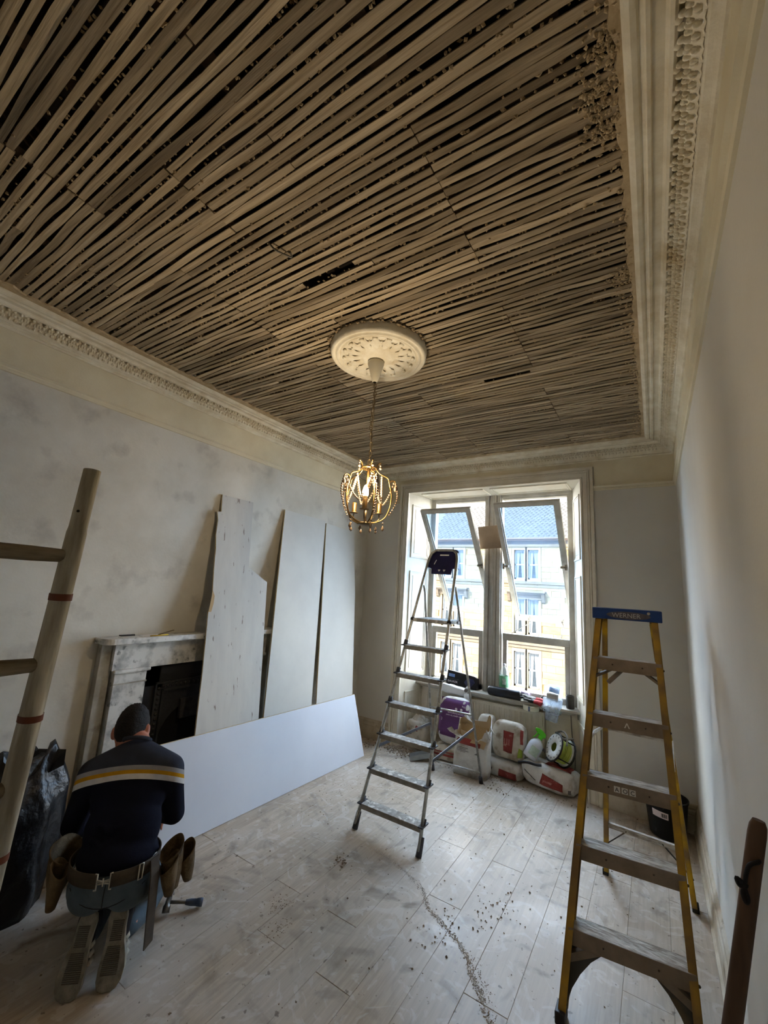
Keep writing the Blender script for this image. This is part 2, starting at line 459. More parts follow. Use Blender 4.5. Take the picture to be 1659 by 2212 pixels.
for (x, o, z, r) in ((0, 0.094, 3.124, (0.012, 0.012, 0.012)), (0.014, 0.086, 3.114, (0.008, 0.012, 0.010)), (-0.014, 0.086, 3.114, (0.008, 0.012, 0.010)),
                     (0.020, 0.074, 3.097, (0.008, 0.012, 0.010)), (-0.020, 0.074, 3.097, (0.008, 0.012, 0.010)), (0.006, 0.074, 3.098, (0.005, 0.012, 0.012)), (-0.006, 0.072, 3.094, (0.005, 0.011, 0.012)),
                     (0.0255, 0.060, 3.079, (0.007, 0.012, 0.008)), (-0.0255, 0.060, 3.079, (0.007, 0.012, 0.008)), (0, 0.060, 3.078, (0.006, 0.012, 0.012))):
    lf.ball((x, o, z), r, 6, 4)
lfm = mesh_of(lf, 'leaf', ORN, True)
Ml = Matrix(((0, 1, 0), (1, 0, 0), (0, 0, 1)))
PIT = 0.058
for i in range(int((YB - 0.09 - 0.30) / PIT)):
    y = YB - 0.10 - PIT * i
    if y > 0.30: place(lfm, 'leaf', (XL, y, 0), cl_, Ml)
    if y > 0.60: place(lfm, 'leaf', (XR, y, 0), cr_, Matrix(((0, -1, 0), (1, 0, 0), (0, 0, 1))))
for i in range(int((XR - XL - 0.2) / PIT)):
    place(lfm, 'leaf', (XL + 0.11 + PIT * i, YB, 0), cb_, Matrix(((1, 0, 0), (0, -1, 0), (0, 0, 1))))

# ------------------------------------------------------------------ ceiling: laths on joists
ce = MB().span((XL - 0.1, YR - 0.1, 3.40), (XR + 0.1, YB + 0.6, 3.6)).build('ceiling', DARKV); struct(ce)
JX = [-1.016 + 0.426 * k for k in range(-5, 4)]
jb = mesh_of(MB().span((-0.028, YR, 3.176), (0.028, YB - 0.05, 3.40)), 'joist', JOIST)
for x in JX:
    if XL < x < XR: place(jb, 'joist', (x, 0, 0), ce)
MB().span((XL, YR, 3.36), (XR, YB, 3.40)).build('void_backing', DARKV, ce)  # dark backing sheet, paints in the shade of the void above the laths
# a lath: unit length along x, wavy edges, a little thickness
def lath_mesh(seed):
    rr = random.Random(seed); n = 12; b = MB(); vs = []
    ph = [rr.uniform(0, 6.3) for _ in range(4)]; amp = rr.uniform(0.0010, 0.0042); w0 = rr.uniform(0.0112, 0.0148)
    for i in range(n):
        t = i / (n - 1); c = amp * math.sin(t * 7 + ph[0]) + amp * 0.6 * math.sin(t * 15 + ph[1])
        w = w0 * (1 + 0.10 * math.sin(t * 9 + ph[2]) + rr.uniform(-0.10, 0.10)); z = 0.0022 * math.sin(t * 11 + ph[3])
        x = t - 0.5
        vs += [(x, c - w, z + 0.0015), (x, c + w, z + 0.0015 + rr.uniform(-0.001, 0.001)), (x, c + w * 0.96, z + 0.007), (x, c - w * 0.96, z + 0.007)]
    fs = []
    for i in range(n - 1):
        a, q = i * 4, i * 4 + 4
        fs += [(a, a + 1, q + 1, q), (a + 1, a + 2, q + 2, q + 1), (a + 3, a, q, q + 3)]
    fs += [(0, 3, 2, 1), (4 * n - 4, 4 * n - 3, 4 * n - 2, 4 * n - 1)]
    b.add(vs, fs); return b
lvar = [lath_mesh(s) for s in range(14)]
lms = [mesh_of(b, 'lath', LATH, False) for b in lvar]
rest = MB(); ybot = YB - 0.20; pitch = 0.0365; rr = random.Random(3); count = 0
xa, xb = XL + 0.16, XR - 0.205
rows = int((ybot - 0.02) / pitch); laths = []
for k in range(rows):
    y = 0.06 + k * pitch
    grp = int((k + 3) / 9.0)
    st = (grp * 2 + (1 if (grp % 3 == 1) else 0)) % 3
    if rr.random() < 0.10: st = rr.randrange(3)
    cuts = [xa] + [x for q, x in enumerate(JX) if (q % 3) == st and xa + 0.30 < x < xb - 0.25] + [xb]
    for a, b in zip(cuts[:-1], cuts[1:]):
        laths.append((a, b, y + rr.uniform(-0.003, 0.003), rr.uniform(-0.0045, 0.0045), rr.randrange(14), rr.uniform(-0.002, 0.002)))
# seen size falls with distance: the nearest 300 are objects of their own
laths.sort(key=lambda q: (q[2] - 0.0) ** 2 + (min(max(-1.2, q[0]), q[1]) + 0.5) ** 2)
HOLE = [(-1.405, -1.10, 1.285, 1.325), (-1.58, -1.45, 2.14, 2.18), (-0.93, -0.62, 2.60, 2.628)]
for i, (a, b, y, tl, s, dz) in enumerate(laths):
    segs = [(a, b)]
    for hx0, hx1, hy0, hy1 in HOLE:
        if hy0 - 0.012 < y < hy1 + 0.012:
            segs = [q for a2, b2 in segs for q in ((a2, min(b2, hx0)), (max(a2, hx1), b2)) if q[1] - q[0] > 0.04]
    for a2, b2 in segs:
        l = b2 - a2 - rr.uniform(0.001, 0.005); c = ((a2 + b2) / 2, y, HC + dz); R = Matrix.Rotation(tl, 3, 'Z')
        if count < 300:
            place(lms[s], 'lath', c, ce, R, (l, 1, 1)); count += 1
        else:
            rest.add([V(c) + R @ V((p.x * l, p.y, p.z)) for p in lvar[s].v], lvar[s].f)
stuff(rest.build('far_laths', LATH, ce))
# crumbs of old plaster still keyed in the gaps
nb = MB(); rr = random.Random(11)
def crumb(mb, c, r, rr):
    ps = [V((1, 0, 0)), V((-1, 0, 0)), V((0, 1, 0)), V((0, -1, 0)), V((0, 0, 1)), V((0, 0, -1))]
    ps = [V((p.x * r * rr.uniform(.6, 1.4), p.y * r * rr.uniform(.6, 1.3), p.z * r * rr.uniform(.4, .8))) for p in ps]
    Rr = Matrix.Rotation(rr.uniform(0, 6.3), 3, 'Z')
    mb.add([V(c) + Rr @ p for p in ps], [(0, 2, 4), (2, 1, 4), (1, 3, 4), (3, 0, 4), (2, 0, 5), (1, 2, 5), (3, 1, 5), (0, 3, 5)])
for k in range(rows):
    y = 0.06 + (k + 0.5) * pitch
    x = xa
    while x < xb:
        x += rr.expovariate(1 / 0.035)
        if noise.noise(V((x * 1.7, y * 5, 3))) > -0.12 and x < xb: crumb(nb, (x, y + rr.uniform(-.003, .003), HC + rr.uniform(0.001, 0.012)), rr.uniform(0.004, 0.0085), rr)
stuff(nb.build('plaster_crumbs', NIB, ce))
# ragged margin where the old plaster broke off at the cornice, and lumps left on the right
def ragged(x0, x1, along, inner, seed, dirn, zt):
    b = MB(); rr = random.Random(seed); n = int((x1 - x0) / 0.022); top = []; vs = []
    for i in range(n + 1):
        t = x0 + (x1 - x0) * i / n
        w = inner * (0.75 + 0.7 * noise.noise(V((t * 5, seed, 0))) + 0.5 * noise.noise(V((t * 19, seed, 1)))) + rr.uniform(-.004, .004)
        w = max(w, 0.008)
        vs += [along(t, 0, zt), along(t, w, zt + 0.002), along(t, w + 0.004, zt + 0.013), along(t, 0, zt + 0.013)]
    fs = []
    for i in range(n):
        a, q = 4 * i, 4 * i + 4
        fs += [(a, a + 1, q + 1, q), (a + 1, a + 2, q + 2, q + 1), (a + 2, a + 3, q + 3, q + 2)]
    return b.add(vs, fs)
ragged(0.0, YB - 0.2, lambda t, w, z: (XL + 0.212 + w, t, z), 0.052, 1, 1, 3.156).build('plaster_margin', TANP, ce)
ragged(XL + 0.2, XR - 0.2, lambda t, w, z: (t, YB - 0.212 - w, z), 0.055, 2, 1, 3.156).build('plaster_margin', TANP, ce)
ragged(0.0, YB - 0.2, lambda t, w, z: (XR - 0.212 - w, t, z), 0.030, 3, 1, 3.156).build('plaster_margin', TANP, ce)
lb = MB(); rr = random.Random(5)
for i in range(420):
    y = rr.uniform(0.85, 4.1); d = abs(rr.gauss(0, 0.035)) * (1.0 + 0.8 * noise.noise(V((y * 3, 0, 5)))) + 0.005
    crumb(lb, (XR - 0.22 - d, y, 3.158 + rr.uniform(-0.002, 0.008)), rr.uniform(0.004, 0.010), rr)
for y0, d0 in ((1.02, 0.045), (1.22, 0.055), (1.95, 0.05), (1.12, 0.07)):
    for i in range(110):
        crumb(lb, (XR - 0.22 - abs(rr.gauss(d0, 0.026)), y0 + rr.gauss(0, 0.028), 3.160 + rr.uniform(-0.003, 0.005)), rr.uniform(0.004, 0.008), rr)
stuff(lb.build('plaster_lumps', TANP, ce))
# a bent piece of wire hanging out of the laths
MB().tube(bez([(-1.36, 1.02, 3.17), (-1.345, 1.05, 3.148), (-1.325, 1.10, 3.150), (-1.318, 1.125, 3.158), (-1.312, 1.105, 3.168)], 5), 0.004, 6).build('wire', mat('grey_wire', (96, 92, 82), None, rough=0.6), ce)

# ------------------------------------------------------------------ skirting boards
def skirt_prof(h): return [(0, 0), (0.024, 0), (0.024, h * 0.60), (0.020, h * 0.63), (0.024, h * 0.68), (0.022, h * 0.76), (0.013, h * 0.82), (0.015, h * 0.88), (0.008, h * 0.96), (0, h)]
s1 = MB(); SK = skirt_prof(0.27)
s1.sweep(SK, lambda p: (XL + p[0], YR, p[1]), lambda p: (XL + p[0], 1.36, p[1]))
s1.sweep(SK, lambda p: (XL + p[0], 2.86, p[1]), lambda p: (XL + p[0], YB - p[0], p[1]))
struct(s1.build('baseboard_left', SKIRT))
s2 = MB(); run_back(s2, skirt_prof(0.20), XL, OX0 - 0.115, True, False); run_back(s2, skirt_prof(0.20), OX1 + 0.115, XR, False, True)
struct(s2.build('baseboard_back', SKIRT))
struct(run_right(MB(), [(0, 0), (0.038, 0), (0.038, 0.024), (0.026, 0.032), (0.024, 0.115), (0.019, 0.120), (0.024, 0.128), (0.022, 0.145), (0.013, 0.152), (0.016, 0.162), (0.013, 0.176), (0.005, 0.184), (0.007, 0.194), (0, 0.202)], YR, YB).build('baseboard_right', SKIRT))
# ------------------------------------------------------------------ window wall joinery
ar = MB()      # architrave: three stepped mouldings on both sides and over the top
for (w0, w1, d) in ((0.0, 0.115, 0.014), (0.0, 0.014, 0.030), (0.020, 0.060, 0.022), (0.066, 0.078, 0.026), (0.086, 0.115, 0.036), (0.094, 0.108, 0.043)):
    ar.span((OX0 - w1, YB - d, 0.0), (OX0 - w0, YB, OZ + w1))
    ar.span((OX1 + w0, YB - d, 0.0), (OX1 + w1, YB, OZ + w1))
    ar.span((OX0 - w0, YB - d, OZ + w0), (OX1 + w0, YB, OZ + w1))
ar = struct(ar.build('trim_7', GLOSSW))
def panelled(name, p00, p10, h0, h1, panels, m=GLOSSW, into=None, parent=None):
    """upright board from p00 to p10 (xy), heights h0..h1; panels=[(u0,u1,z0,z1)], each a raised moulding and a fielded panel"""
    a, b = V((*p00, 0)), V((*p10, 0)); d = (b - a); l = d.length; d.normalize(); n = V((into[0], into[1], 0)).normalized()
    P = lambda u, z, o=0.0: a + d * u + V((0, 0, z)) + n * o
    mb = MB(); t = -0.02
    mb.prism([(0, h0), (l, h0), (l, h1), (0, h1)], lambda u, z, o: P(u, z, o), t, 0.0)
    for (u0, u1, z0, z1) in panels:
        u0 *= l; u1 *= l
        for k, o in ((0.0, 0.011), (0.016, 0.006)):
            w = 0.012
            A, B_, C_, D_ = (u0 + k, z0 + k), (u1 - k, z0 + k), (u1 - k, z1 - k), (u0 + k, z1 - k)
            for (q, r) in ((A, B_), (B_, C_), (C_, D_), (D_, A)):
                du, dz = r[0] - q[0], r[1] - q[1]; ln = math.hypot(du, dz) or 1; nx, nz = -dz / ln * w, du / ln * w
                mb.prism([q, r, (r[0] + nx - (du / ln) * w, r[1] + nz - (dz / ln) * w), (q[0] + nx + (du / ln) * w, q[1] + nz + (dz / ln) * w)], lambda u, z, o_: P(u, z, o_), -0.004, o)
        mb.prism([(u0 + 0.055, z0 + 0.055), (u1 - 0.055, z0 + 0.055), (u1 - 0.055, z1 - 0.055), (u0 + 0.055, z1 - 0.055)], lambda u, z, o: P(u, z, o), -0.002, 0.004) if (u1 - u0) > 0.16 else None
    return mb.build(name, m, parent)
struct(panelled('trim_8', (OX0, YB), (BX0, YW - 0.03), 0.0, OZ, [(0.16, 0.84, 0.10, 0.56), (0.14, 0.88, 0.76, 1.93), (0.14, 0.88, 2.09, 2.74)], into=(1, -0.27)))
struct(panelled('trim_9', (OX1, YB), (BX1, YW - 0.03), 0.0, OZ, [(0.16, 0.84, 0.10, 0.56), (0.16, 0.86, 0.76, 1.93), (0.16, 0.86, 2.09, 2.74)], into=(-1, -0.30)))
so = MB()      # soffit with two panels
so.add([(OX0, YB, OZ), (OX1, YB, OZ), (BX1, YW, OZ), (BX0, YW, OZ), (OX0, YB, OZ + .02), (OX1, YB, OZ + .02), (BX1, YW, OZ + .02), (BX0, YW, OZ + .02)], [(0, 1, 2, 3), (4, 5, 6, 7), (0, 1, 5, 4), (2, 3, 7, 6)])
for x0, x1 in ((OX0 + 0.13, -1.575), (-1.485, OX1 - 0.14)):
    for k, o in ((0, 0.012), (0.02, 0.007)):
        y0, y1 = YB + 0.06 + k, YW - 0.09 - k
        for a, b in (((x0 + k, y0), (x1 - k, y0)), ((x1 - k, y0), (x1 - k, y1)), ((x1 - k, y1), (x0 + k, y1)), ((x0 + k, y1), (x0 + k, y0))):
            so.bar((*a, OZ - o / 2), (*b, OZ - o / 2), 0.014, o)
struct(so.build('trim_10', GLOSSW))
# breast panel under the window and the sill board
YP = 4.70
struct(panelled('trim_11', (BX0 - 0.01, YP), (BX1 + 0.01, YP), 0.0, 0.632, [(0.04, 0.20, 0.10, 0.56), (0.24, 0.76, 0.10, 0.56), (0.83, 0.965, 0.10, 0.54)], into=(0, -1)))
ZS = 0.655
sb = MB()
sb.prism([(BX0 + 0.0, YW + 0.05), (BX1, YW + 0.05), (BX1 + 0.05, 4.60), (BX0 - 0.05, 4.60)], lambda x, y, z: (x, y, z), ZS - 0.024, ZS).span((BX0, 4.63, ZS - 0.05), (BX1, YP, ZS - 0.022))
struct(sb.build('trim_12', SASH, bevel=0.004))
# fixed frame: jambs, mullion, head, outer stone sill
fr = MB()
fr.span((BX0 - 0.03, YW - 0.035, ZS), (-2.305, YW + 0.05, OZ)).span((-0.745, YW - 0.035, ZS), (BX1 + 0.03, YW + 0.05, OZ))
fr.span((-1.655, YW - 0.04, ZS), (-1.448, YW + 0.05, OZ))
fr.span((-1.640, YW - 0.060, ZS), (-1.602, YW - 0.03, OZ)).span((-1.500, YW - 0.060, ZS), (-1.462, YW - 0.03, OZ)).span((-1.590, YW - 0.050, ZS), (-1.512, YW - 0.03, OZ)).span((-1.560, YW - 0.058, ZS), (-1.542, YW - 0.03, OZ))
fr.span((BX0, YW - 0.04, OZ - 0.035), (BX1, YW + 0.05, OZ)).span((BX0, YW - 0.025, OZ - 0.055), (BX1, YW + 0.04, OZ - 0.03))
struct(fr.build('trim_13', SASH, bevel=0.004))
MB().span((BX0 - 0.2, YW + 0.05, 0.56), (BX1 + 0.2, YW + 0.24, 0.645)).build('stone_sill', mat('window_stone', (120, 106, 82), (100, 88, 66), 9, 0.9), wb)
PANE = glass('window_pane', (0.97, 0.98, 0.99, 1), 0.006, 0.01)
PANE2 = glass('dusty_sky_tint_pane', (0.70, 0.84, 1.0, 1), 0.02, 0.012, (190, 215, 252), 2.0)  # film of dust, plus a blue tint painting in the reflected sky
STEEL = mat('worn_steel', (150, 148, 142), (110, 106, 98), 30, 0.4, 0.8)
def window(n, x0, x1, top, bot, label):
    """lower fixed sash plus an upper sash swung on its side pivots; top/bot = (y, z) of the swung sash edges"""
    w = thing('window_%d' % n, label, 'window', ((x0 + x1) / 2, YW, ZS)); del w['category']; struct(w)
    f = MB(); a = 0.045
    f.span((x0, YW - 0.02, ZS), (x1, YW + 0.025, ZS + 0.06)).span((x0, YW - 0.025, 1.218), (x1, YW + 0.03, 1.292))
    f.span((x0, YW - 0.02, ZS), (x0 + a, YW + 0.025, 1.22)).span((x1 - a, YW - 0.02, ZS), (x1, YW + 0.025, 1.22))
    fo = f.build('lower_sash', SASH, w, bevel=0.003)
    MB().span((x0 + a - .005, YW - 0.002, ZS + 0.055), (x1 - a + .005, YW + 0.003, 1.222)).build('pane', PANE, fo)
    ty, tz = top; by, bz = bot
    d = V((0, by - ty, bz - tz)); L_ = d.length; d.normalize(); nrm = V((0, d.z, -d.y))   # points into the room, downward
    P = lambda x, t, o: V((x, ty, tz)) + d * t + nrm * o
    g = MB(); s0, s1 = x0 + 0.004, x1 - 0.004; b = 0.052
    for (xa_, xb_, t0, t1) in ((s0, s1, 0, b), (s0, s1, L_ - 0.06, L_), (s0, s0 + b, b, L_ - 0.06), (s1 - b, s1, b, L_ - 0.06)):
        g.prism([(xa_, t0), (xb_, t0), (xb_, t1), (xa_, t1)], P, -0.02, 0.022)
    for xq in (s0 + b, s1 - b - 0.012):
        g.prism([(xq, b), (xq + 0.012, b), (xq + 0.012, L_ - 0.06), (xq, L_ - 0.06)], P, -0.008, 0.008)
    us = g.build('upper_sash', SASH, w, bevel=0.003)
    pn = MB().prism([(s0 + b - .004, b - .004), (s1 - b + .004, b - .004), (s1 - b + .004, L_ - 0.056), (s0 + b - .004, L_ - 0.056)], P, -0.002, 0.002).build('pane', PANE2, us)
    for s, xq in ((1, x0 + 0.012), (-1, x1 - 0.012)):
        pv = MB(); zc = 2.03
        pv.span((xq - 0.012, YW - 0.055, zc - 0.03), (xq + 0.012, YW - 0.036, zc + 0.03)).tube([(xq - s * 0.012, YW - 0.05, zc), (xq + s * 0.055, YW - 0.05, zc)], 0.008, 8).span((xq + s * 0.035 - 0.02, YW - 0.06, zc - 0.012), (xq + s * 0.035 + 0.02, YW - 0.04, zc + 0.012))
        pv.build('pivot', STEEL, w)
    return w, P, L_
w1, P1, L1 = window(1, -2.295, -1.668, (4.318, 2.645), (5.215, 1.475), 'left sash window with its upper sash swung open into the room')
w2, P2, L2 = window(2, -1.436, -0.752, (4.385, 2.688), (5.295, 1.432), 'right sash window with its upper sash swung open into the room')
for x, s in ((-1.27, 1), (-0.90, -1)):
    MB().tube(bez([P2(x, L2 - 0.03, 0.02), P2(x + .01, L2 - 0.03, 0.05), P2(x + 0.03, L2 - 0.11, 0.06)], 4), 0.006, 6).tube([P2(x, L2 - 0.03, 0.03), P2(x + 0.015, L2 - 0.0, 0.05), V((x - 0.09 * s - .04, YW + 0.1, 1.27))], 0.005, 6).build('stay', STEEL, w2)

# sandstone tenement across the street -------------------------------------------------
SY = 26.0; KF = 1.3
def fx(x): return x * KF
def fz(z): return 1.7 + KF * (z - 1.7)
def wx(*c):      # exposure put into the colour: street darkened so the strong sky cannot overexpose it
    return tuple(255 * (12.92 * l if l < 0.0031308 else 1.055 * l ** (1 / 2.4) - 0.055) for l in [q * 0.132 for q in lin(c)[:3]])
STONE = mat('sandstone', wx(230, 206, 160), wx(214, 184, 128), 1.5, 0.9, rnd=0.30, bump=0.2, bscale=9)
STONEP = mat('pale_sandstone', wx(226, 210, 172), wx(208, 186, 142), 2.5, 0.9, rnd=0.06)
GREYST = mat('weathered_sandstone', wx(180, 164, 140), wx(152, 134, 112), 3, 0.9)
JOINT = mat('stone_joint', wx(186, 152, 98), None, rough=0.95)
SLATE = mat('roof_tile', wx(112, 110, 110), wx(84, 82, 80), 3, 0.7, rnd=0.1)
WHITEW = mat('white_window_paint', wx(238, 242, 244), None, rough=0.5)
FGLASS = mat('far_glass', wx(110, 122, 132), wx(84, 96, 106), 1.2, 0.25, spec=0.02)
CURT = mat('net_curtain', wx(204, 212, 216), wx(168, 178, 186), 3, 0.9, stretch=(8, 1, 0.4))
tb = thing('tenement', 'sandstone tenement with a tiled roof seen across the street through the windows', 'building', (fx(-6.5), SY, -9.0))
wz = [(fz(3.87), fz(2.50)), (fz(1.62), fz(0.05)), (fz(-0.74), fz(-2.25)), (fz(-3.3), fz(-4.9))]
wxs = []
for p in (-13.0, -9.15, -5.49, -1.7):
    wxs += [(fx(p), fx(p + 0.47)), (fx(p + 0.62), fx(p + 1.10))]
XA, XB_ = fx(-16), fx(2.0)
holes = [(x0, x1, z1, z0) for (x0, x1) in wxs for (z0, z1) in wz]
core = MB(); zs = sorted(set([-9.0, fz(4.3)] + [z for h in holes for z in h[2:]])); xs = sorted(set([XA, XB_] + [x for h in holes for x in h[:2]]))
for i in range(len(xs) - 1):
    for j in range(len(zs) - 1):
        cx, cz = (xs[i] + xs[i + 1]) / 2, (zs[j] + zs[j + 1]) / 2
        if not any(h[0] < cx < h[1] and h[2] < cz < h[3] for h in holes):
            core.span((xs[i], SY + 0.03, zs[j]), (xs[i + 1], SY + 0.5, zs[j + 1]))
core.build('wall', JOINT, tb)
unit = mesh_of(MB().span((-0.5, 0, -0.5), (0.5, 0.06, 0.5)), 'stone', STONE)
rs = random.Random(21); nst = 0; restst = MB(); ch = 0.345
z = fz(-2.75)
while z < fz(4.15):
    h = ch * rs.choice((0.85, 1.0, 1.0, 1.15)); x = fx(-10.0) - rs.uniform(0, 0.8)
    while x < fx(-3.2):
        l = rs.choice((0.5, 0.75, 0.95, 1.2)); a, b = x, x + l; x = b
        segs = [(a + 0.006, b - 0.006)]
        for hx0, hx1, hz0, hz1 in holes:
            if hz0 - 0.12 < z + h / 2 < hz1 + 0.22:
                segs = [q for a2, b2 in segs for q in ((a2, min(b2, hx0 - 0.16)), (max(a2, hx1 + 0.16), b2)) if q[1] - q[0] > 0.12]
        for a2, b2 in segs:
            seen = fx(-9.75) < b2 and a2 < fx(-6.8) or fx(-6.0) < b2 and a2 < fx(-3.3)
            if seen and nst < 300:
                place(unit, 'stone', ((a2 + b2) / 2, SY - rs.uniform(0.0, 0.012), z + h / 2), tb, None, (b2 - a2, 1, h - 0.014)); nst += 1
    z += h
# bands, eaves, hoods
tr = MB()
for zc, h, o in ((fz(2.36), 0.16, 0.10), (fz(2.20), 0.10, 0.05), (fz(-0.36), 0.14, 0.14), (fz(-0.50), 0.16, 0.07), (fz(4.20), 0.34, 0.05), (fz(4.05), 0.10, 0.10)):
    tr.span((XA, SY - o, zc - h / 2), (XB_, SY + 0.05, zc + h / 2))
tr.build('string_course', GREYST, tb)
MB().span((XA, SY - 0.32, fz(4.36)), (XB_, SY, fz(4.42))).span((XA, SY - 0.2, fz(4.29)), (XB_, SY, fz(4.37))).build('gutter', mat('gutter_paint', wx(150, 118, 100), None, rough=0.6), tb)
for (x0, x1), (z0, z1) in [(q, w) for q in wxs for w in wz]:
    o = thing_part = MB()
    o.span((x0 - 0.14, SY - 0.02, z1 - 0.20), (x0, SY + 0.30, z0 + 0.18)).span((x1, SY - 0.02, z1 - 0.20), (x1 + 0.14, SY + 0.30, z0 + 0.18)).span((x0, SY - 0.02, z0), (x1, SY + 0.30, z0 + 0.18)).span((x0 - 0.16, SY - 0.07, z1 - 0.20), (x1 + 0.16, SY + 0.30, z1))
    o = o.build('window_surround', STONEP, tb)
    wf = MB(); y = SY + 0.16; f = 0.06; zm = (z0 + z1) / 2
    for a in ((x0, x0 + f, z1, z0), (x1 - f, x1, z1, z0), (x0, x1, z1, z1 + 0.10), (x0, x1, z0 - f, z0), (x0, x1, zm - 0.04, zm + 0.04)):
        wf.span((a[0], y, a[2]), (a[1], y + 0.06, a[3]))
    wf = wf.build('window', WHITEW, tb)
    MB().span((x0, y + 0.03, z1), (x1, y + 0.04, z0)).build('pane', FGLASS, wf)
    cu = MB(); k = rs.random()
    if k < 0.75:
        for s in (0, 1):
            xa_, xb_ = (x0 + f, x0 + f + (x1 - x0) * 0.40) if s == 0 else (x1 - f - (x1 - x0) * 0.40, x1 - f)
            pts = []
            n = 7
            for i in range(n + 1): pts.append((xa_ + (xb_ - xa_) * i / n, y + 0.026 - 0.012 * (i % 2)))
            cu.add([(p[0], p[1], z0 - f) for p in pts] + [((p[0] - (xa_ if s == 0 else xb_)) * 0.55 + (xa_ if s == 0 else xb_), p[1], z1 + 0.1) for p in pts], [(i, i + 1, n + 2 + i, n + 1 + i) for i in range(n)])
    else:
        cu.span((x0 + f, y + 0.018, zm + 0.05), (x1 - f, y + 0.024, z0 - f))
    cu.build('curtain', CURT, wf)
for p in (-9.15, -5.49):
    hd = MB(); x0, x1 = fx(p) - 0.28, fx(p + 1.10) + 0.28; zt = fz(1.98)
    hd.span((x0 - 0.16, SY - 0.42, zt - 0.10), (x1 + 0.16, SY, zt)).span((x0 - 0.08, SY - 0.30, zt - 0.20), (x1 + 0.08, SY, zt - 0.10)).span((x0, SY - 0.10, zt - 0.48), (x1, SY, zt - 0.20))
    for xq in (x0, x1):
        hd.prism([(SY, zt - 0.2), (SY - 0.30, zt - 0.2), (SY - 0.22, zt - 0.42), (SY - 0.12, zt - 0.62), (SY, zt - 0.70)], lambda a, b, d: (xq + d, a, b), -0.09, 0.09)
    hd.build('window_hood', GREYST, tb)
# roof: rows of tiles up a 38 degree slope
ta = math.radians(40); n_rows = 19; rt = 0.24
rf = MB(); c0, s0_ = math.cos(ta), math.sin(ta)
rf.prism([(SY - 0.2, fz(4.42)), (SY + 6, fz(4.42) + 6 * s0_ / c0), (SY + 6, fz(4.42) - 0.5), (SY, fz(4.42) - 0.5)], lambda a, b, d: (d, a, b), XA, XB_)
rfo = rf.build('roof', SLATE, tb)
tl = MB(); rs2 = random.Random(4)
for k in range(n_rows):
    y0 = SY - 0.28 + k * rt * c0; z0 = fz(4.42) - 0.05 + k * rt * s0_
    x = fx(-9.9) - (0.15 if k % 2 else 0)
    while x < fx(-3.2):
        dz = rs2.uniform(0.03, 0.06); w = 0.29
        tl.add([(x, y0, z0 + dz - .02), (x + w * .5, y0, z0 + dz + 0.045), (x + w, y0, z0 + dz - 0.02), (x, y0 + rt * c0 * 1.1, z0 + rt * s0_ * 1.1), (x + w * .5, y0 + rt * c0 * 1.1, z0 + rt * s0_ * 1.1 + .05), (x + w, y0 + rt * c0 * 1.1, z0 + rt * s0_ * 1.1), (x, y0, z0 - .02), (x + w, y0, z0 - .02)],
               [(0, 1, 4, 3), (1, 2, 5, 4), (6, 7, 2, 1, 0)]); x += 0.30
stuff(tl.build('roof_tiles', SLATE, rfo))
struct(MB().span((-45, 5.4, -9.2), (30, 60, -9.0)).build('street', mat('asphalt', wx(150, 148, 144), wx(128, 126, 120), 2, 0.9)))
# ------------------------------------------------------------------ ceiling rose
R0 = V((-1.385, 1.955, 0))
ro = MB()
prof = [(0.300, 3.166), (0.302, 3.150), (0.298, 3.122), (0.290, 3.110), (0.280, 3.108), (0.274, 3.118), (0.268, 3.119), (0.263, 3.108), (0.256, 3.105), (0.249, 3.108), (0.245, 3.119), (0.240, 3.120), (0.236, 3.111), (0.230, 3.111), (0.226, 3.121), (0.16, 3.122), (0.10, 3.118), (0.090, 3.110), (0.082, 3.114), (0.07, 3.108), (0.0, 3.106)]
ro.lathe(prof, (R0.x, R0.y, 0), 64)
rose = tag(ro.build('ceiling_rose', ORN), 'round white plaster ceiling rose with leaf ornament on the bare laths', 'ceiling rose')
lfv = MB()
for q, r0, r1, w in ((0, 0.108, 0.218, 0.020),):
    pass
lv = MB(); vs = []
for j in range(6):
    t = j / 5; r = 0.105 + 0.115 * t; w = 0.006 + 0.022 * math.sin(t * 2.6) ; z = 3.118 - 0.012 * math.sin(t * 3.0)
    for i, u in enumerate((-1, -0.5, 0, 0.5, 1)):
        vs.append((r - 0.010 * abs(u) * t, u * w * (1 + 0.25 * math.sin(j * 2.6)), z + 0.006 * abs(u) - (0.005 if abs(u) == 0.5 else 0)))
lv.add(vs, [(j * 5 + i, j * 5 + i + 1, (j + 1) * 5 + i + 1, (j + 1) * 5 + i) for j in range(5) for i in range(4)], 0, True)
lv.ball((0.214, 0.0, 3.112), (0.014, 0.017, 0.008), 6, 4)
lvm = mesh_of(lv, 'leaf', ORN, True)
for k in range(16):
    place(lvm, 'leaf', (R0.x, R0.y, 0), rose, Matrix.Rotation(k * math.pi / 8 + 0.1, 3, 'Z'))
gr = MB()
for k in range(32):
    a = k * math.pi / 16
    gr.ball((R0.x + 0.13 * math.cos(a) * 1.0, R0.y + 0.13 * math.sin(a), 3.117), (0.007, 0.007, 0.006), 6, 4)
    a += 0.1
    gr.ball((R0.x + 0.180 * math.cos(a), R0.y + 0.180 * math.sin(a), 3.117), (0.009, 0.009, 0.007), 6, 4)
gr.build('berry', ORN, rose)
rr = random.Random(9); cb = MB()
for k in range(130):
    a = rr.uniform(0, 6.283); r = 0.305 + abs(rr.gauss(0, 0.008)); crumb(cb, (R0.x + r * math.cos(a), R0.y + r * math.sin(a), 3.156 + rr.uniform(-.004, .006)), rr.uniform(.005, .012), rr)
stuff(cb.build('broken_rim', NIB, rose))

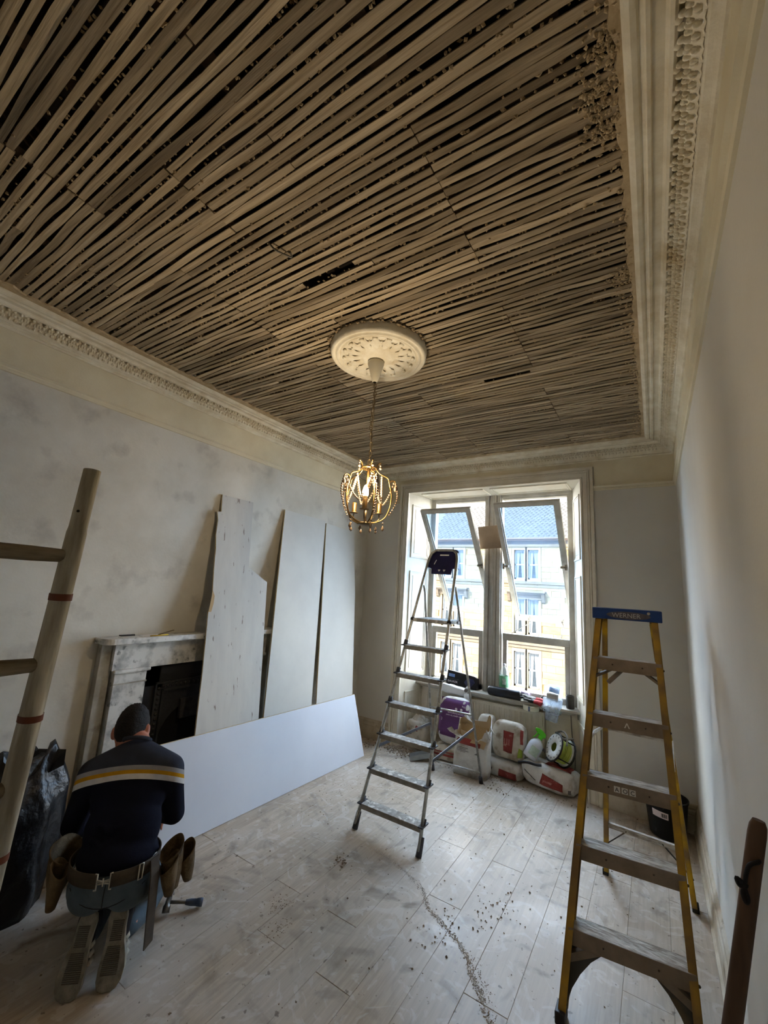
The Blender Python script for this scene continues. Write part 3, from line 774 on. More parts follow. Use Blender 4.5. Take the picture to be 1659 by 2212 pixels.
# ------------------------------------------------------------------ chandelier
BRASS = mat('aged_brass', (140, 112, 66), (106, 82, 46), 30, 0.38, 0.9)
BRASSD = mat('dull_brass', (128, 112, 84), (96, 82, 58), 30, 0.45, 0.8)
CUPM = mat('grey_plastic_cup', (186, 180, 162), None, rough=0.5)
CRYS = mat('crystal', (142, 124, 104), (120, 98, 80), 40, 0.15, spec=0.5)
BULB = emit('bulb_glow', (1.0, 0.70, 0.36, 1), 180.0)
cx, cyy = -1.412, 1.972
ch = thing('chandelier', 'small brass cage chandelier with bead strands hanging lit from the ceiling rose', 'chandelier', (cx, cyy, 2.03))
MB().lathe([(0.012, 2.965), (0.018, 2.972), (0.052, 3.088), (0.050, 3.100), (0.0, 3.102)], (cx, cyy, 0), 24).build('ceiling_cup', CUPM, ch)
lk = MB(); pts = []
for j in range(12):
    a = 2 * math.pi * j / 12; pts.append((0.0085 * math.cos(a), 0, 0.0175 * math.sin(a)))
lk.tube(pts, 0.0022, 5, closed=True)
lkm = mesh_of(lk, 'chain_link', BRASSD, True)
n = 19
for k in range(n):
    z = 2.445 + 0.0275 * k; place(lkm, 'chain_link', (cx + (0.006 * math.sin(k * 0.5)), cyy, z), ch, Matrix.Rotation(k * math.pi / 2 + 0.4, 3, 'Z'))
MB().tube(bez([(cx, cyy, 2.97), (cx + 0.008, cyy, 2.75), (cx - 0.006, cyy + .01, 2.56), (cx, cyy, 2.42)], 6), 0.0028, 6).build('flex', mat('brown_flex', (96, 84, 62), None, rough=0.6), ch)
cg = MB()
def ring(mb, r, z, q, n=28):
    mb.tube([(cx + r * math.cos(2 * math.pi * k / n), cyy + r * math.sin(2 * math.pi * k / n), z) for k in range(n)], q, 6, closed=True)
ring(cg, 0.045, 2.405, 0.004); ring(cg, 0.028, 2.405, 0.0025)
cg.tube([(cx, cyy, 2.42), (cx, cyy, 2.29)], 0.008, 8)
cg.tube([(cx - 0.028, cyy, 2.405), (cx, cyy, 2.41), (cx + 0.028, cyy, 2.405)], 0.003, 6)
for k in range(4): cg.tube([(cx, cyy, 2.43), (cx + 0.04 * math.cos(k * 1.57 + 0.5), cyy + 0.04 * math.sin(k * 1.57 + 0.5), 2.408)], 0.0022, 6)
cg.build('crown', BRASS, ch)
bm_ = MB(); bead = mesh_of(MB().ball((0, 0, 0), (0.0062, 0.0062, 0.0062), 7, 5), 'bead', CRYS, True)
drop = MB().lathe([(0.0, -0.024), (0.0075, -0.017), (0.0085, -0.010), (0.004, 0.0), (0.0, 0.008)], (0, 0, 0), 8); dropm = mesh_of(drop, 'drop', CRYS, True)
N_ARM = 5
for k in range(N_ARM):
    a = 2 * math.pi * k / N_ARM + 0.62; ca, sa = math.cos(a), math.sin(a)
    Q = lambda r, z: (cx + r * ca, cyy + r * sa, z)
    arm = MB()
    arm.tube(bez([Q(0.072, 2.442), Q(0.056, 2.432), Q(0.046, 2.405), Q(0.070, 2.375), Q(0.118, 2.352), Q(0.128, 2.325), Q(0.134, 2.300), Q(0.146, 2.250), Q(0.142, 2.180), Q(0.115, 2.110), Q(0.065, 2.078), Q(0.02, 2.072)], 5), 0.0042, 6)
    arm.tube(bez([Q(0.128, 2.322), Q(0.142, 2.335), Q(0.158, 2.336), Q(0.168, 2.328)], 4), 0.0036, 6)
    arm.build('arm', BRASS, ch)
    place(bead, 'bead', Q(0.070, 2.425), ch); place(bead, 'bead', Q(0.071, 2.408), ch, None, (1.4, 1.4, 1.4))
    # strands: crown to neighbouring bulge, bulge down to the candle ring
    a2 = a + 2 * math.pi / N_ARM
    p0 = V(Q(0.082, 2.362)); p1 = V((cx + 0.145 * math.cos((a + a2) / 2) * 0.75, cyy + 0.145 * math.sin((a + a2) / 2) * 0.75, 2.20)); p2 = V((cx + 0.082 * math.cos(a2), cyy + 0.082 * math.sin(a2), 2.362))
    for (A, B_, sag, nb_) in ((p0, p1, 0.012, 13), (p2, p1, 0.012, 13), (V(Q(0.160, 2.330)), V((cx + 0.11 * math.cos(a + .5), cyy + 0.11 * math.sin(a + .5), 2.19)), 0.02, 11), (V(Q(0.166, 2.326)), V(Q(0.135, 2.12)), -0.0, 14)):
        for i in range(nb_):
            t = (i + 0.5) / nb_; p = lerp(A, B_, t); p.z -= sag * math.sin(math.pi * t)
            if nb_ == 14: p += V((ca, sa, 0)) * 0.030 * math.sin(math.pi * t)
            place(bead, 'bead', p, ch, None, (0.9 + 0.3 * (1 - t),) * 3)
    place(dropm, 'drop', Q(0.168, 2.305), ch, None, (1.25, 1.25, 1.5))
    place(dropm, 'drop', Q(0.105, 2.055), ch, None, (1.1, 1.1, 1.2)); place(dropm, 'drop', (cx + 0.08 * math.cos(a + .6), cyy + 0.08 * math.sin(a + .6), 2.040), ch)
    place(bead, 'bead', Q(0.105, 2.075), ch)
bp = MB().lathe([(0.0, 2.058), (0.045, 2.058), (0.05, 2.066), (0.03, 2.076), (0.0, 2.080)], (cx, cyy, 0), 20)
bp.tube([(cx, cyy, 2.08), (cx, cyy, 2.16)], 0.007, 8)
bp.build('base_plate', BRASSD, ch)
for k in range(3):
    a = 2 * math.pi * k / 3 - 1.05; x, y = cx + 0.088 * math.cos(a), cyy + 0.088 * math.sin(a)
    zb = 2.135
    MB().tube(bez([(cx + 0.02 * math.cos(a), cyy + .02 * math.sin(a), 2.075), (cx + .05 * math.cos(a), cyy + .05 * math.sin(a), 2.08), (x, y, 2.10), (x, y, zb)], 4), 0.004, 6).lathe([(0.0, zb - .002), (0.026, zb), (0.028, zb + .004), (0.0, zb + .003)], (x, y, 0), 16).build('candle_arm', BRASSD, ch)
    MB().lathe([(0.0145, zb), (0.0145, zb + 0.062), (0.012, zb + 0.064), (0.0, zb + 0.062)], (x, y, 0), 16).build('candle_sleeve', BRASS if k else BRASSD, ch)
    if k == 0:
        MB().lathe([(0.013, zb + 0.062), (0.014, zb + 0.080)], (x, y, 0), 14).build('bulb_cap', mat('bulb_cap_white', (236, 214, 170), None, rough=0.4), ch)
        MB().lathe([(0.0145, zb + 0.080), (0.0178, zb + 0.095), (0.0172, zb + 0.110), (0.012, zb + 0.130), (0.005, zb + 0.143), (0.0, zb + 0.146)], (x, y, 0), 16).build('bulb', BULB, ch)
        ld = bpy.data.lights.new('bulb_light', 'POINT'); ld.energy = 15; ld.color = (1.0, 0.80, 0.55); ld.shadow_soft_size = 0.02
        lo = bpy.data.objects.new('bulb_light', ld); COL.objects.link(lo); lo.parent = ch; lo.location = V((x, y, zb + 0.172)) - V(ch['_o'])

# ------------------------------------------------------------------ fireplace
MARB = mat('white_marble', (210, 209, 204), (152, 153, 151), 11, 0.35, coord='World', detail=9, lo=0.46, hi=0.66, c3=(116, 118, 116), s3=17, l3=0.62, h3=0.70)
nt = MARB.node_tree
MARBE = mat('dirty_marble', (176, 172, 160), (140, 134, 120), 7, 0.45, coord='World', c3=(104, 98, 86), s3=9, l3=0.58, h3=0.75)
IRON = mat('black_cast_iron', (34, 34, 34), (24, 24, 24), 12, 0.5, spec=0.5, bump=0.2, bscale=60)
SLAT = mat('black_slate_slip', (30, 30, 31), (24, 24, 25), 4, 0.6)
FX = -2.985
fp = thing('fireplace', 'white marble fireplace with a black cast-iron grate on the left wall', 'fireplace', (XL, 2.11, 0))
def rpoly(y0, y1, x0, x1, r):
    out = []
    for (c, a0) in (((y1 - r, x1 - r), 0), ((y0 + r, x1 - r), 90)):
        for i in range(7):
            a = math.radians(a0 + 15 * i); out.append((c[0] + r * math.cos(a), c[1] + r * math.sin(a)))
    return [(y1, x0)] + out + [(y0, x0)]
MB().prism(rpoly(1.375, 2.855, XL, -2.915, 0.07), lambda y, x, z: (x, y, z), 1.238, 1.276).build('mantel_shelf', MARB, fp, bevel=0.004)
MB().span((XL, 1.47, 1.065), (FX, 2.76, 1.238)).build('frieze_slab', MARB, fp)
MB().span((XL, 1.40, 0.0), (FX - 0.03, 1.475, 1.238)).build('jamb_return', MARBE, fp, bevel=0.003)
MB().span((XL, 2.755, 0), (FX - 0.03, 2.83, 1.238)).build('jamb_return', MARBE, fp, bevel=0.003)
for y0, y1 in ((1.49, 1.70), (2.53, 2.74)):
    MB().span((XL, y0, 0.0), (FX + 0.004, y1, 1.062)).build('pilaster', MARB, fp, bevel=0.003)
    MB().span((FX - .02, y0 - 0.012, 1.045), (FX + 0.022, y1 + 0.018, 1.07)).build('capital', MARB, fp, bevel=0.008)
    MB().span((FX - .02, y0 - 0.004, 0.975), (FX + 0.009, y1 + 0.004, 0.983)).build('neck_moulding', MARBE, fp)
    MB().span((FX - .02, y0 - 0.01, 0.0), (FX + 0.02, y1 + 0.01, 0.14)).build('plinth', MARB, fp, bevel=0.003)
MB().span((XL + 0.002, 1.69, 0.0), (FX - 0.03, 1.82, 1.066)).span((XL + 0.002, 2.41, 0.0), (FX - 0.03, 2.54, 1.066)).span((XL + 0.002, 1.69, 0.925), (FX - 0.03, 2.54, 1.066)).build('slip', SLAT, fp)
g = MB(); gy0, gy1, gz = 1.79, 2.44, 0.945
for d, w0, w1 in ((-0.012, 0, 0.012), (-0.020, 0.012, 0.05), (-0.008, 0.05, 0.065)):
    x = FX + d
    g.span((XL + .002, gy0 + w0, 0), (x, gy0 + w1, gz - w0)).span((XL + .002, gy1 - w1, 0), (x, gy1 - w0, gz - w0)).span((XL + .002, gy0 + w0, gz - w1), (x, gy1 - w0, gz - w0))
gi = g.build('cast_iron_frame', IRON, fp, bevel=0.002)
bd = MB()
for k in range(26):
    z = 0.05 + k * 0.034
    for y in (gy0 + 0.031, gy1 - 0.031): bd.ball((FX - 0.019, y, z), (0.006, 0.014, 0.011), 6, 4)
for k in range(17): bd.ball((FX - 0.019, gy0 + 0.06 + k * 0.034, gz - 0.031), (0.006, 0.011, 0.014), 6, 4)
bd.build('beaded_border', IRON, gi)
hb = MB(); cyh = (gy0 + gy1) / 2; pts = [(cyh + 0.25 * math.cos(math.pi * k / 14), 0.50 + 0.27 * math.sin(math.pi * k / 14)) for k in range(15)]
hb.prism([(gy0 + 0.06, 0.0), (gy0 + 0.06, gz - 0.06), (gy1 - 0.06, gz - 0.06), (gy1 - 0.06, 0.0), (cyh + 0.25, 0.0)] + pts + [(cyh - 0.25, 0.0)], lambda y, z, x: (x, y, z), XL + 0.012, FX - 0.045)
hb.build('arched_plate', IRON, gi)
MB().prism([(cyh - 0.11, 0.80), (cyh + 0.11, 0.80), (cyh + 0.10, 0.66), (cyh - 0.10, 0.66)], lambda y, z, x: (x, y, z), FX - 0.05, FX - 0.025).ball((FX - 0.02, cyh, 0.76), (0.01, 0.02, 0.02), 8, 5).build('canopy', mat('worn_iron', (62, 60, 58), (40, 40, 40), 30, 0.5), gi, bevel=0.004)
MB().span((XL + 0.003, gy0 + 0.05, 0), (XL + 0.012, gy1 - 0.05, 0.9)).build('firebox', mat('soot', (14, 13, 12), None, rough=0.95), fp)
gb = MB()
for k in range(7): gb.tube([(FX - 0.02, cyh - 0.2 + k * 0.066, 0.08), (FX - 0.02, cyh - 0.2 + k * 0.066, 0.26)], 0.006, 6)
gb.tube([(FX - 0.02, cyh - 0.22, 0.26), (FX - 0.02, cyh + 0.22, 0.26)], 0.008, 6).tube([(FX - 0.02, cyh - 0.22, 0.08), (FX - 0.02, cyh + 0.22, 0.08)], 0.008, 6)
gb.build('grate_bars', IRON, fp)
# small things left on the mantel shelf
ZM = 1.277
tag(MB().tube([(-2.935, 1.66, ZM + 0.004), (-2.955, 1.80, ZM + 0.004)], 0.0038, 6).build('pencil', mat('yellow_paint', (196, 164, 40), None, rough=0.5)), 'yellow pencil lying on the marble mantel shelf', 'pencil')
tag(MB().span((-3.0, 1.48, ZM), (-2.935, 1.60, ZM + 0.003)).build('paper_scrap', mat('paper_grey', (206, 204, 198), None, rough=0.8)), 'pale scrap of paper at the left end of the mantel shelf', 'paper')
tag(MB().prism([(-3.03, 1.50), (-3.0, 1.50), (-3.0, 1.59), (-3.03, 1.60)], lambda a, b, d: (a, b, ZM + 0.0035 + d), 0, 0.007).build('knife', mat('black_plastic', (28, 28, 30), None, rough=0.5)), 'small black craft knife on the left end of the mantel shelf', 'knife')
tag(MB().prism([(-3.00, 1.86, ), (-2.985, 1.86), (-2.985, 1.76), (-3.00, 1.75)], lambda a, b, d: (a, b, ZM + 0.03 * (b - 1.75) * 8 + d), 0, 0.004).build('wood_splinter', mat('grey_wood', (120, 108, 90), None, rough=0.9)), 'thin grey splinter of wood tilted up behind the pencil on the mantel', 'wood')

# ------------------------------------------------------------------ plasterboard sheets
GYP = mat('ivory_board_paper', (196, 195, 188), (188, 187, 181), 3, 0.85, coord='World', bump=0.02)
GYPS = mat('stained_board_paper', (192, 190, 183), (184, 182, 176), 3, 0.85, coord='World', stretch=(5, 5, 1.0), c3=(128, 116, 108), s3=7.0, l3=0.66, h3=0.70)
GYPW = mat('white_board_paper', (208, 214, 224), (202, 208, 219), 2, 0.8, coord='World')
CORE = mat('gypsum_core', (200, 186, 152), (186, 166, 128), 40, 0.95)
PX0, PT = -2.688, 0.15
def board(name, pts, label, m, x0=PX0, t=PT, th=0.0125, cat='plasterboard', grp='plasterboard sheets by the fireplace', nx=None):
    b = MB()
    b.prism(pts, lambda y, z, d: (x0 - t * z + d, y, z), -th, 0.0, 0, 1)
    o = b.build(name, [m, CORE]); return tag(o, label, cat, grp)
tear = [(2.150, 2.25), (2.112, 2.245), (2.122, 2.17), (2.108, 2.05), (2.112, 1.93), (2.106, 1.86), (2.100, 1.72), (2.098, 1.60), (2.112, 1.55), (2.105, 1.50), (2.066, 1.44), (2.055, 1.25), (2.038, 1.0), (2.01, 0.7), (1.955, 0.0)]
board('plasterboard', [(2.155, 2.40)] + tear + [(2.50, 0.0), (2.575, 0.60), (2.655, 1.69), (2.445, 1.81), (2.485, 2.40)], 'plasterboard offcut with a stepped notch and a torn left edge leaning over the fireplace', GYPS)
lp = MB().prism([(2.066, 1.44), (2.090, 1.44), (2.108, 1.50), (2.116, 1.56), (2.1, 1.60), (2.096, 1.6), (2.085, 1.53)], lambda y, z, d: (PX0 - PT * z + d, y, z), 0.0, 0.0012)
torn = bpy.data.objects['plasterboard']; lp.build('torn_paper', mat('brown_liner', (176, 150, 112), None, rough=0.9), torn)
board('plasterboard', [(2.885, 2.41), (2.63, 0.60), (2.55, 0.0), (3.15, 0.0), (3.215, 0.60), (3.27, 0.95), (3.50, 2.40)], 'tall middle sheet of plain plasterboard leaning on the left wall', GYP)
board('plasterboard', [(3.515, 2.375), (3.285, 0.60), (3.205, 0.0), (3.76, 0.0), (3.845, 0.47), (3.99, 1.6), (4.035, 2.35)], 'tall sheet of plain plasterboard leaning on the left wall nearest the window', GYP)
def wbp(y, z, d):
    k = (y - 1.50) / 2.37; x = -2.655 + 0.075 * k
    return V((x - 0.17 * z + d, y, z))
wbd = MB().prism([(1.50, 0.004), (3.87, 0.002), (3.775, 0.592), (1.47, 0.612)], wbp, -0.0125, 0.0, 0, 1).build('plasterboard', [GYPW, CORE])
tag(wbd, 'long white plasterboard strip standing on its edge on the floor in front of the others', 'plasterboard', 'plasterboard sheets by the fireplace')

# ------------------------------------------------------------------ weathered wooden ladder, left foreground
OLDW = mat('weathered_ladder_wood', (178, 174, 160), (130, 124, 110), 10, 0.8, bump=0.35, bscale=24, stretch=(2.5, 2.5, 0.35), bdist=0.004, c3=(196, 190, 172), s3=9, l3=0.60, h3=0.74)
RUNGW = mat('ladder_rung_wood', (140, 128, 108), (98, 86, 68), 12, 0.8, bump=0.4, bscale=24, stretch=(3, 0.4, 3), bdist=0.004, c3=(150, 120, 96), s3=4, l3=0.62, h3=0.75)
RUST = mat('red_brown_paint', (108, 58, 38), (82, 44, 30), 20, 0.7)
lw = thing('wooden_ladder', 'grey weathered wooden ladder with red-brown bands standing in the left foreground', 'ladder', (-1.30, 0.30, 0))
def stx(z): return -1.345 - 0.012 * (z - 1.0)
def ytl(y, z): return y - 0.035 + 0.052 * (z - 1.0)
for y0, dz in ((0.505, 0.0), (0.11, 0.0)):
    st = MB()
    zz = [0.0, 0.4, 0.8, 1.05, 1.3, 1.55, 1.80, 1.815, 1.985]
    wdt = [0.031, 0.0305, 0.030, 0.0295, 0.029, 0.0285, 0.028, 0.0255, 0.025]
    st.tube([(stx(z), ytl(y0, z), z) for z in zz], wdt, 14, ry=0.86)
    so_ = st.build('stile', OLDW, lw)
    for z, h in ((1.625, 0.018), (1.325, 0.016), (1.02, 0.017)):
        MB().tube([(stx(z), ytl(y0, z), z - h / 2), (stx(z) + .0003, ytl(y0, z), z + h / 2)], 0.0306, 14, ry=0.86, caps=False).build('painted_band', RUST, so_)
    MB().ball((stx(1.86) + 0.018, ytl(y0, 1.86) - 0.0165, 1.86), 0.004, 6, 4).build('bolt_hole', mat('black_hole', (10, 10, 10), None), so_)
for z in (0.22, 0.495, 0.77, 1.045, 1.285, 1.49, 1.755):
    pass
for z in (1.735, 1.452, 1.166, 0.88, 0.594, 0.308):
    MB().tube([(stx(z), ytl(0.09, z), z), (stx(z), ytl(0.25, z), z + 0.001), (stx(z), ytl(0.42, z), z), (stx(z), ytl(0.515, z), z)], [0.0175, 0.020, 0.0195, 0.0165], 12).build('rung', RUNGW, lw)

# ------------------------------------------------------------------ aluminium stepladder
ALU = mat('aluminium', (186, 186, 180), (150, 148, 140), 16, 0.35, 0.75, c3=(206, 204, 196), s3=22, l3=0.58, h3=0.66)
TRD = mat('plastered_tread', (170, 166, 158), (128, 124, 116), 30, 0.7, c3=(206, 202, 194), s3=24, l3=0.55, h3=0.62, bump=0.3, bscale=60, bdist=0.003)
TEDGE = mat('grey_tread_edge', (138, 134, 124), (118, 112, 100), 20, 0.6)
GREYP = mat('grey_plastic', (70, 72, 78), (56, 58, 64), 20, 0.55)
NAVY = mat('navy_plastic', (34, 34, 82), (26, 26, 64), 8, 0.45)
DKP = mat('black_plastic', (28, 28, 30), None, rough=0.5)
al = thing('stepladder', 'aluminium stepladder with a navy tool tray standing in the middle of the room', 'stepladder', (-1.63, 3.4, 0))
def fy(z): return 2.76 + 0.4 * z
def lx(z): return -1.878 + 0.0505 * z
def rx(z): return -1.366 - 0.0630 * z
TZ = [0.160, 0.370, 0.593, 0.808, 1.024, 1.241]
hoop = [(lx(0.0), fy(0), 0.03), (lx(1.0), fy(1.0), 1.0), (lx(1.95), fy(1.95), 1.95)] 
top = [(lx(1.95) + 0.004, fy(2.0), 2.00), (lx(1.95) + 0.02, fy(2.06), 2.055), (lx(1.95) + 0.06, fy(2.09), 2.085), (rx(1.95) - 0.06, fy(2.09), 2.085), (rx(1.95) - 0.02, fy(2.06), 2.055), (rx(1.95) - .004, fy(2.0), 2.0)]
MB().tube(hoop + top + [(rx(1.95), fy(1.95), 1.95), (rx(1.0), fy(1.0), 1.0), (rx(0.0), fy(0), 0.03)], 0.0125, 10).build('front_frame', ALU, al)
for x, s in ((lx(0), -1), (rx(0), 1)):
    MB().tube([(x, fy(0) - 0.004, 0.0), (x, fy(0.1), 0.10)], [0.021, 0.0175], 10).build('rubber_foot', GREYP, al)
rear = []
for (xa, ya, za), (xb2, yb2) in (((lx(1.76) + 0.0, fy(1.76), 1.76), (-1.884, 4.042)), ((rx(1.76), fy(1.76), 1.76), (-1.411, 4.075))):
    d = V((xb2, yb2, 0)) - V((xa, ya + 0.05, 1.70))
    MB().tube(bez([(xa, ya, za), (xa, ya + 0.035, za - 0.01), V((xa, ya + 0.065, za - 0.07))], 4) + [V((xb2, yb2, 0.03))], 0.0105, 10).build('rear_leg', ALU, al)
    MB().tube([(xb2, yb2, 0.0), lerp((xb2, yb2, 0.0), (xa, ya, za), 0.035)], [0.020, 0.016], 10).build('rubber_foot', GREYP, al)
def rleg(s, z):
    a, b = ((V((lx(1.76), fy(1.76) + 0.065, 1.69)), V((-1.884, 4.042, 0.0))) if s < 0 else (V((rx(1.76), fy(1.76) + 0.065, 1.69)), V((-1.411, 4.075, 0.0))))
    return lerp(b, a, z / 1.69)
for z in (0.40, 0.115, 0.66)[:2] if False else (0.62, 0.10):
    MB().tube([rleg(-1, z), rleg(1, z)], 0.008, 8).build('rear_bar', ALU, al)
for i, z in enumerate(TZ):
    y = fy(z); x0, x1 = lx(z) - 0.006, rx(z) + 0.006
    tr_ = MB(); tr_.span((x0, y - 0.038, z - 0.004), (x1, y + 0.045, z)); t = tr_.build('tread', TRD, al)
    MB().span((x0 + 0.01, y - 0.038, z - 0.034), (x1 - 0.01, y - 0.032, z - 0.004)).span((x0 + 0.01, y + 0.038, z - 0.03), (x1 - 0.01, y + 0.044, z - 0.004)).build('tread_lip', TEDGE, t)
    for x in (x0 + 0.004, x1 - 0.004):
        MB().span((x - 0.018, y - 0.042, z - 0.008), (x + 0.018, y + 0.048, z + 0.001)).tube([(x, fy(z) - .004, z - 0.01), (x, fy(z + 0.04), z + 0.032)], 0.0185, 8).build('tread_bracket', GREYP, t)
    for k in range(4): pass
pz = 1.462; py = fy(pz)
pl_ = MB().span((lx(pz) + 0.012, py - 0.02, pz - 0.03), (rx(pz) - 0.012, py + 0.27, pz)).build('platform', TRD, al, bevel=0.006)
for x in (lx(pz), rx(pz)): MB().ball((x, py, pz - 0.012), 0.022, 10, 6).build('pivot', DKP, pl_)
for x in (lx(pz) + 0.01, rx(pz) - 0.01):
    s = -1 if x < -1.63 else 1; MB().bar((x, py + 0.2, pz - 0.02), rleg(s, 1.44), 0.012, 0.022).build('platform_link', GREYP, pl_)
for s, x in ((-1, lx(0.50)), (1, rx(0.50))):
    a = V((x, fy(0.50), 0.50)); b = rleg(s, 0.50 if s > 0 else 0.46)
    MB().bar(a + V((0, 0.02, 0)), b, 0.006, 0.022).build('spreader_strap', GREYP, al)
# tool tray hooked on the top hoop
ty_ = V((0, 0.4, 1)).normalized(); tn = V((0, -1, 0.4)).normalized()
P = lambda u, v, d=0.0: V((-1.633 + u, fy(1.90), 1.90)) + ty_ * v + tn * d
tt = MB()
tt.prism([(-0.098, -0.035), (0.098, -0.035), (0.106, 0.02), (0.140, 0.03), (0.146, 0.10), (0.130, 0.200), (0.105, 0.216), (-0.105, 0.216), (-0.130, 0.200), (-0.146, 0.10), (-0.140, 0.03), (-0.106, 0.02)], P, -0.030, -0.016)
for (u0, v0, u1, v1) in ((-0.130, 0.200, -0.146, 0.03), (0.130, 0.200, 0.146, 0.03), (-0.105, 0.216, 0.105, 0.216)):
    tt.bar(P(u0, v0, -0.045), P(u1, v1, -0.045), 0.006, 0.045, up=tn)
tr2 = tt.build('tool_tray', NAVY, al, bevel=0.003)
MB().prism([(-0.045, 0.150), (0.045, 0.150), (0.045, 0.162), (-0.045, 0.162)], P, -0.016, -0.0148).prism([(-0.09, 0.06), (-0.083, 0.058), (-0.068, 0.105), (-0.074, 0.107)], P, -0.016, -0.0148).build('slot', mat('slot_white', (235, 238, 240), None), tr2)
hm = MB()
for u in (-0.024, 0.026): hm.prism([(u - 0.012, 0.003), (u, -0.014), (u + 0.012, 0.0), (u + 0.010, 0.008), (u, 0.006), (u - 0.008, 0.008)], P, -0.016, -0.0146)
hm.build('tool_hole', mat('slot_white', (235, 238, 240), None), tr2)

# ------------------------------------------------------------------ yellow fibreglass stepladder
YEL = mat('yellow_fibreglass', (198, 156, 16), (178, 138, 22), 9, 0.45, c3=(124, 98, 58), s3=6.0, l3=0.42, h3=0.58, coord='World')
YELD = mat('dirty_fibreglass', (184, 142, 26), (140, 112, 54), 7, 0.6, c3=(116, 92, 58), s3=5, l3=0.38, h3=0.58, coord='World')
STEP = mat('dirty_step_metal', (138, 122, 104), (116, 102, 86), 10, 0.6, 0.2, coord='World')
STEPT = mat('plaster_crusted_step', (198, 193, 184), (138, 130, 118), 24, 0.9, bump=0.9, bscale=38, coord='World', bdist=0.008, stretch=(0.7, 2, 2))
BLUEP = mat('blue_plastic_top', (28, 60, 118), (24, 50, 102), 12, 0.5, c3=(150, 146, 136), s3=14, l3=0.70, h3=0.76)
BRC = mat('dark_brace_metal', (76, 74, 70), (58, 56, 54), 8, 0.5, 0.4, c3=(104, 90, 66), s3=6, l3=0.55, h3=0.68)
yl = thing('stepladder', 'yellow fibreglass stepladder with a blue plastic top near the right wall', 'stepladder', (-0.12, 2.7, 0))
FL, FR = V((-0.415, 2.19, 0)), V((0.088, 2.245, 0))
TL_, TR_ = V((-0.285, 2.745, 1.615)), V((0.012, 2.750, 1.615))
RL, RR = V((-0.350, 3.372, 0)), V((0.128, 3.328, 0))
UL, UR = V((-0.262, 2.83, 1.60)), V((-0.002, 2.83, 1.60))
def chan(mb, a, b, inn, w=0.066, t=0.028, mi=0):
    """C-section rail: web on the outside, flanges inward"""
    a, b = V(a), V(b); d = (b - a).normalized(); x = V(inn); x = (x - d * x.dot(d)).normalized(); y = d.cross(x)
    k = 0.004
    for (o, ww, hh) in ((x * (k / 2), k, w), (x * (t / 2) + y * (w / 2 - k / 2), t, k), (x * (t / 2) - y * (w / 2 - k / 2), t, k)):
        R = Matrix((x, y, d)).transposed(); mb.box((a + b) / 2 + o, (ww, hh, (b - a).length), R, mi)
    return mb
for a, b, s in ((FL, TL_, 1), (FR, TR_, -1)):
    lo_ = MB(); chan(lo_, a + (b - a) * 0.02, b, (s, 0, 0), 0.062, 0.030); rl = lo_.build('front_rail', YELD, yl)
    m_ = lerp(a, b, 0.02)
    ft = MB(); d = (b - a).normalized()
    ft.box(a + V((s * 0.012, 0.0, 0.022)), (0.040, 0.070, 0.044)); ft.build('rubber_foot', DKP, rl, bevel=0.004)
for a, b, s in ((RL, UL, 1), (RR, UR, -1)):
    lo_ = MB(); chan(lo_, a + (b - a) * 0.02, b, (s, 0, 0), 0.046, 0.026); rl = lo_.build('rear_rail', YEL, yl)
    MB().box(a + V((s * 0.010, 0, 0.018)), (0.034, 0.056, 0.036)).build('rubber_foot', DKP, rl, bevel=0.004)
def yf(s, z): return lerp(FL, TL_, z / 1.615) if s < 0 else lerp(FR, TR_, z / 1.615)
def yr_(s, z): return lerp(RL, UL, z / 1.60) if s < 0 else lerp(RR, UR, z / 1.60)
SZ = [0.300, 0.590, 0.862, 1.133, 1.403]
